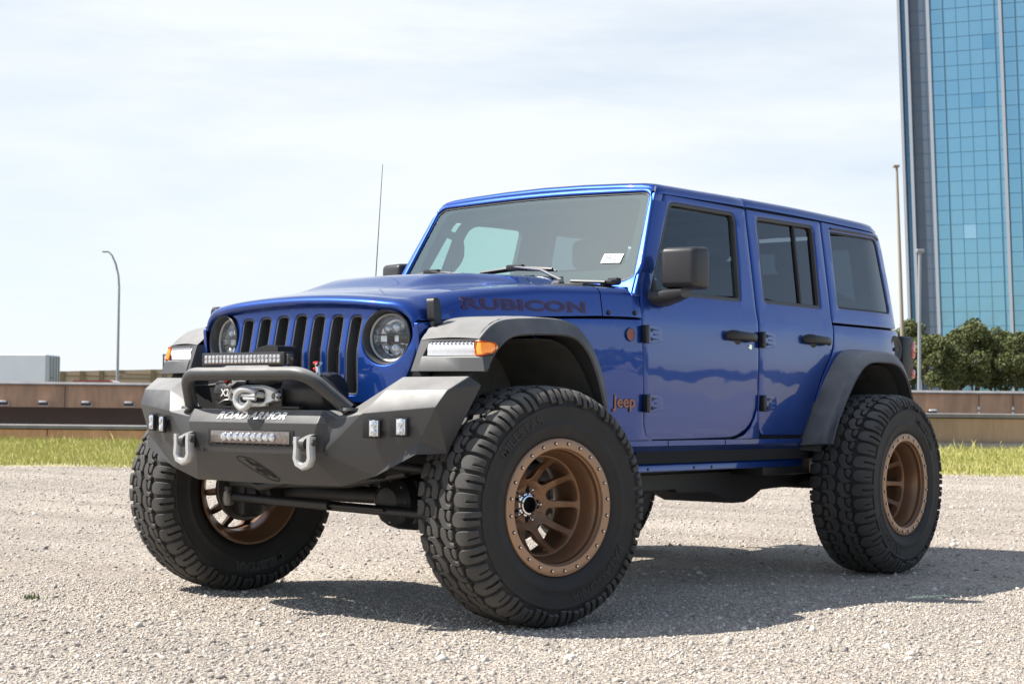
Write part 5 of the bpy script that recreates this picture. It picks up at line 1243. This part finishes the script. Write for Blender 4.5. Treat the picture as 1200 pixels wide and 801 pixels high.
fr_=obj('chassis_frame',bm,BLK,CAR,30)
bm=NB(); prof=[(-1.0,.55),(-3.0,.55),(-2.9,.455),(-2.62,.450),(-2.50,.445),(-2.42,.41),(-2.33,.385),(-2.20,.385),(-2.08,.425),(-2.0,.452),(-1.68,.458),(-1.66,.475),(-1.05,.478)]
prism(bm,prof,lambda u,v:Vector((u,.10,v)),lambda u,v:Vector((u,.52,v))); bevel_all(bm,.01,2,25); obj('skid_plate',bm,BLK,CAR)
bm=NB(); box(bm,(-1.4,-.2,.50),(.9,.5,.16),.04); box(bm,(-2.4,-.1,.52),(.7,.6,.16),.05); tube(bm,[(-1.8,-.3,.50),(-2.6,-.45,.50),(-3.5,-.5,.55)],.04,12); obj('gearbox_and_exhaust',bm,BLK,CAR)
bm=NB(); box(bm,(-1.75,0,.67),(1.9,1.40,.06)); obj('underbody',bm,DARK,CAR,flat=True)

# ---- wheels: local axis +Y points outward, centre of the tyre at the origin
def petal(k):
    a0=2*pi*k/10+pi/10
    pts=[(.105,-.15,.015),(.105,.15,.015),(.150,.215,.05),(.191,.252,.013),(.195,0,.05),(.191,-.252,.013),(.150,-.215,.05)]
    return rpoly([(r*math.cos(a0+da),r*math.sin(a0+da),q) for r,da,q in pts],.012,3)
def yface(r): return float(np.interp(r,[0,.074,.082,.10,.15,.197,.21],[-.050,-.050,-.040,-.034,-.002,.060,.070]))
def wheelmap(u,v,d): return Vector((u,yface(math.hypot(u,v))-d,v))
rimface=panel('wheel_face',circ(0,0,.203,72),[petal(k) for k in range(10)]+[circ(0,0,.034,24)],wheelmap,BRZ,None,r=.005,th=.032,step=.0125,ns=3)
HUBY=-.044
bmr=NB(); bmr.from_mesh(rimface.data); bpy.data.objects.remove(rimface)
lathe(bmr,[(.2335,.150),(.2275,.146),(.2265,.125),(.222,.122),(.2185,.118),(.213,.095),(.2035,.062),(.201,.03),(.200,-.06),(.205,-.10),(.232,-.13),(.244,-.150),(.252,-.166),(.262,-.168),(.262,-.160),(.24,-.14),(.214,-.09),(.208,-.05),(.208,.10),(.225,.13)],96)
bmesh.ops.recalc_face_normals(bmr,faces=bmr.faces)
me_rim=bpy.data.meshes.new('wheel'); bmr.to_mesh(me_rim); bmr.free(); me_rim.polygons.foreach_set('use_smooth',[True]*len(me_rim.polygons)); me_rim.set_sharp_from_angle(angle=R(40)); me_rim.materials.append(BRZ)
# beadlock ring with bolts
bm=NB(); lathe(bm,[(.2335,.148),(.2335,.164),(.2355,.1665),(.250,.1675),(.270,.1665),(.2735,.164),(.275,.158),(.275,.140),(.24,.140)],96,closed=True)
for k in range(24):
    a=2*pi*k/24; T=Matrix.Translation((.254*math.cos(a),.1675,.254*math.sin(a)))
    lathe(bm,[(.0075,-.002),(.0072,.001),(.0048,.0012)],12,T,mi=2)
    lathe(bm,[(.0046,.0),(.0046,.005),(.0035,.0065),(0,.0065)],8,T,mi=1)
tmp=obj('beadlock_ring',bm,[BRZR,CHR,DARK],None,35); me_ring=tmp.data; bpy.data.objects.remove(tmp)
# hub
bm=NB(); lathe(bm,[(.050,-.050),(.050,-.036),(.047,-.033),(.041,-.032),(.039,-.022),(.0335,-.021)],36); lathe(bm,[(.0335,-.022),(.032,-.060),(0,-.062)],36,mi=1)
for k in range(10):
    a=2*pi*(k+.5)/10; box(bm,(.0455*math.cos(a),-.031,.0455*math.sin(a)),(.006,.006,.006),.001,mi=1)
tmp=obj('hub',bm,[CHR,DARK],None,35); me_hub=tmp.data; bpy.data.objects.remove(tmp)
bm=NB(); lathe(bm,[(.0105,-.004),(.0105,.014),(.008,.021),(.004,.025),(0,.026)],12,mi=0); lathe(bm,[(.0185,-.0042),(.0185,-.0015),(.0105,-.0015)],20,mi=1)
tmp=obj('lug_nut',bm,[CHR,DARK],None,35); me_lug=tmp.data; bpy.data.objects.remove(tmp)
bm=NB(); lathe(bm,[(.07,-.095),(.150,-.095),(.153,-.098),(.153,-.118),(.150,-.121),(.07,-.121)],48,closed=True); lathe(bm,[(0,-.085),(.06,-.086),(.068,-.13),(0,-.14)],28); box(bm,(-.125,-.105,.02),(.06,.08,.14),.015)
tmp=obj('brake_disc',bm,STEEL,None,35); me_brk=tmp.data; bpy.data.objects.remove(tmp)
# tyre
def TR(w):
    a=abs(w); r=float(np.interp(a,[0,.08,.118,.14,.155,.168,.19,.215,.24],[.4695,.469,.4655,.459,.4515,.441,.420,.396,.371])); y=float(np.interp(a,[0,.118,.14,.155,.168,.19,.215,.24],[0,.118,.139,.1515,.160,.169,.1745,.1765]))
    return r,math.copysign(y,w)
def TM(ang,w,h):
    r,y=TR(w); r2,y2=TR(w+.002*math.copysign(1,w) if abs(w)>1e-6 else .002); r1,y1=TR(w-.002*math.copysign(1,w) if abs(w)>.002 else 0)
    t=Vector((y2-y1,r2-r1)); 
    if abs(w)<.003: n=Vector((0,1))
    else:
        t.normalize(); n=Vector((-t.y,t.x)); 
        if n.y<0: n=-n
    rr=r+n.y*h; yy=y+n.x*h
    return Vector((rr*math.sin(ang),yy,rr*math.cos(ang)))
NP=40; PA=2*pi/NP
VV=[];FF_=[];MI=[]
def addmesh(vs,fs,mi):
    b=len(VV); VV.extend(vs); FF_.extend([tuple(i+b for i in f) for f in fs]); MI.extend([mi]*len(fs))
def block(poly,sgn,shift,H=.0150,r=.0022,step=.02):
    tmp=panel('b',poly,[],lambda u,v,d:Vector((u,v,-d)),None,None,r=r,th=H+.002,step=step,ns=1)
    vs=[tuple(v.co) for v in tmp.data.vertices]; fs=[tuple(p.vertices) for p in tmp.data.polygons]; bpy.data.objects.remove(tmp)
    return vs,fs,sgn,shift,H
P1=2*pi*.483/40; KU=P1/.066
shoulder=rpoly([(.003,.200,.003),(.005,.118,.02),(.012,.098,.010),(.030,.087,.012),(.052,.091,.010),(.059,.112,.02),(.055,.197,.003),(.034,.194,.001),(.033,.140,.002),(.0275,.140,.002),(.0255,.203,.001)],.006,2)
shoulder2=rpoly([(.007,.188,.003),(.004,.122,.015),(.014,.098,.010),(.036,.094,.012),(.053,.106,.012),(.057,.124,.02),(.054,.190,.003),(.036,.186,.002),(.040,.150,.002),(.034,.150,.002),(.030,.187,.002)],.006,2)
centre=rpoly([(.000,.010,.006),(.030,.004,.006),(.046,.016,.01),(.066,.030,.01),(.068,.070,.012),(.058,.084,.008),(.0525,.081,.004),(.052,.060,.01),(.036,.044,.012),(.010,.046,.012),(-.004,.034,.01)],.006,2)
centre2=rpoly([(.006,.054,.01),(.024,.052,.01),(.040,.062,.01),(.041,.074,.008),(.030,.079,.008),(.010,.082,.006),(.001,.072,.006)],.006,2)
BL=[]
for sgn,sh in ((1,0.),(-1,.5)):
    BL+=[block(shoulder,sgn,sh),block(centre,sgn,sh,step=.03),block(centre2,sgn,sh,step=.03)]
BL2=[block(shoulder2,1,0.),block(shoulder2,-1,.5)]
rnd=random.Random(3)
for k in range(NP):
    for i,(vs,fs,sgn,sh,H) in enumerate(BL):
        if i in (0,3) and k%2: vs,fs,sgn,sh,H=BL2[0 if i==0 else 1]
        jit=rnd.uniform(-.0006,.0006)
        out=[]
        for u,v,d in vs:
            out.append(tuple(TM((k+sh)*PA+(u*KU*sgn)/.483,sgn*v,H+d+jit)))
        if sgn>0: fs=[f[::-1] for f in fs]
        addmesh(out,fs,0)
# carcass
cp=[(.255,.135),(.272,.152),(.285,.1640),(.300,.1705),(.318,.1738),(.324,.1768),(.332,.1770),(.337,.1745),(.36,.1765),(.385,.1772),(.393,.1770),(.397,.1785),(.401,.1785),(.405,.1760)]
half=[(r,y) for r,y in cp]+[(TR(w)[0],TR(w)[1]) for w in (.205,.19,.18,.168,.16,.155,.147,.14,.13,.118,.10,.06,0)]
full=half+[(r,-y) for r,y in half[::-1][1:]]
bm=NB(); lathe(bm,full,120)
bm.normal_update()
vs=[tuple(v.co) for v in bm.verts]; bm.verts.index_update(); fs=[tuple(v.index for v in f.verts) for f in bm.faces]; bm.free(); addmesh(vs,fs,1)
def tyretext(s,a0,face,mi,off,lift,size=.052,sx=1.15):
    def fn(u,v,w):
        ang=a0+u/.363*(-1 if face>0 else 1)
        r=.364+v; y=.1762+lift+w
        return Vector((r*math.sin(ang),face*y,r*math.cos(ang)))
    t=textmesh('t',s,size,fn,None,None,ext=.001,off=off,sx=sx,res=2,split=.02)
    vs=[tuple(v.co) for v in t.data.vertices]; fs=[tuple(p.vertices) for p in t.data.polygons]; bpy.data.objects.remove(t); addmesh(vs,fs,mi)
for face in (1,-1):
    for s_,a_ in (('MILESTAR',0),('PATAGONIA',pi)):
        if face>0: tyretext(s_,a_,1,1,.0022,.0010); tyretext(s_,a_,1,2,.0004,.0018)
        else: tyretext(s_,a_,-1,3,.0020,.0006); tyretext(s_,a_,-1,1,.0006,.0014)
me_tyre=bpy.data.meshes.new('tyre'); me_tyre.from_pydata(VV,[],FF_); 
for m_ in (RUB,RUBD,RUBT,RUBW): me_tyre.materials.append(m_)
me_tyre.polygons.foreach_set('material_index',MI); 
_b=NB(); _b.from_mesh(me_tyre); bmesh.ops.recalc_face_normals(_b,faces=_b.faces); _b.to_mesh(me_tyre); _b.free()
me_tyre.polygons.foreach_set('use_smooth',[True]*len(me_tyre.polygons)); me_tyre.set_sharp_from_angle(angle=R(38)); me_tyre.update()
def sub(name,me,parent,mw=None):
    o=bpy.data.objects.new(name,me); COL.objects.link(o); o.parent=parent
    if mw is not None: o.matrix_local=mw
    return o
ST=R(12.08)
def wheel(center,rotz,spin,name='wheel',hub=True):
    w=sub(name,me_rim,CAR,Matrix.Translation(center)@Matrix.Rotation(rotz,4,'Z')@Matrix.Rotation(spin,4,'Y'))
    sub('tyre',me_tyre,w); sub('beadlock_ring',me_ring,w)
    if hub:
        sub('hub',me_hub,w); sub('brake_disc',me_brk,CAR,Matrix.Translation(center)@Matrix.Rotation(rotz,4,'Z')@Matrix.Rotation(pi if abs(rotz)>1.5 else 0,4,'Y'))
        for k in range(5):
            a=2*pi*k/5; sub('lug_nut',me_lug,w,Matrix.Translation((.0635*math.cos(a),-.046,.0635*math.sin(a))))
    return w
nL=Vector((math.sin(ST),math.cos(ST),0)); off_=.955-.72
wheel(Vector((0,.72,.481))+nL*off_,-ST,R(36))
wheel(Vector((0,-.72,.481))-nL*off_,-ST+pi,R(172))
wheel(Vector((-3.008,.955,.481)),0,R(-38))
wheel(Vector((-3.008,-.955,.481)),pi,R(20))
wheel(Vector((-3.93,0,1.16)),R(90),R(10),'spare_wheel',False)
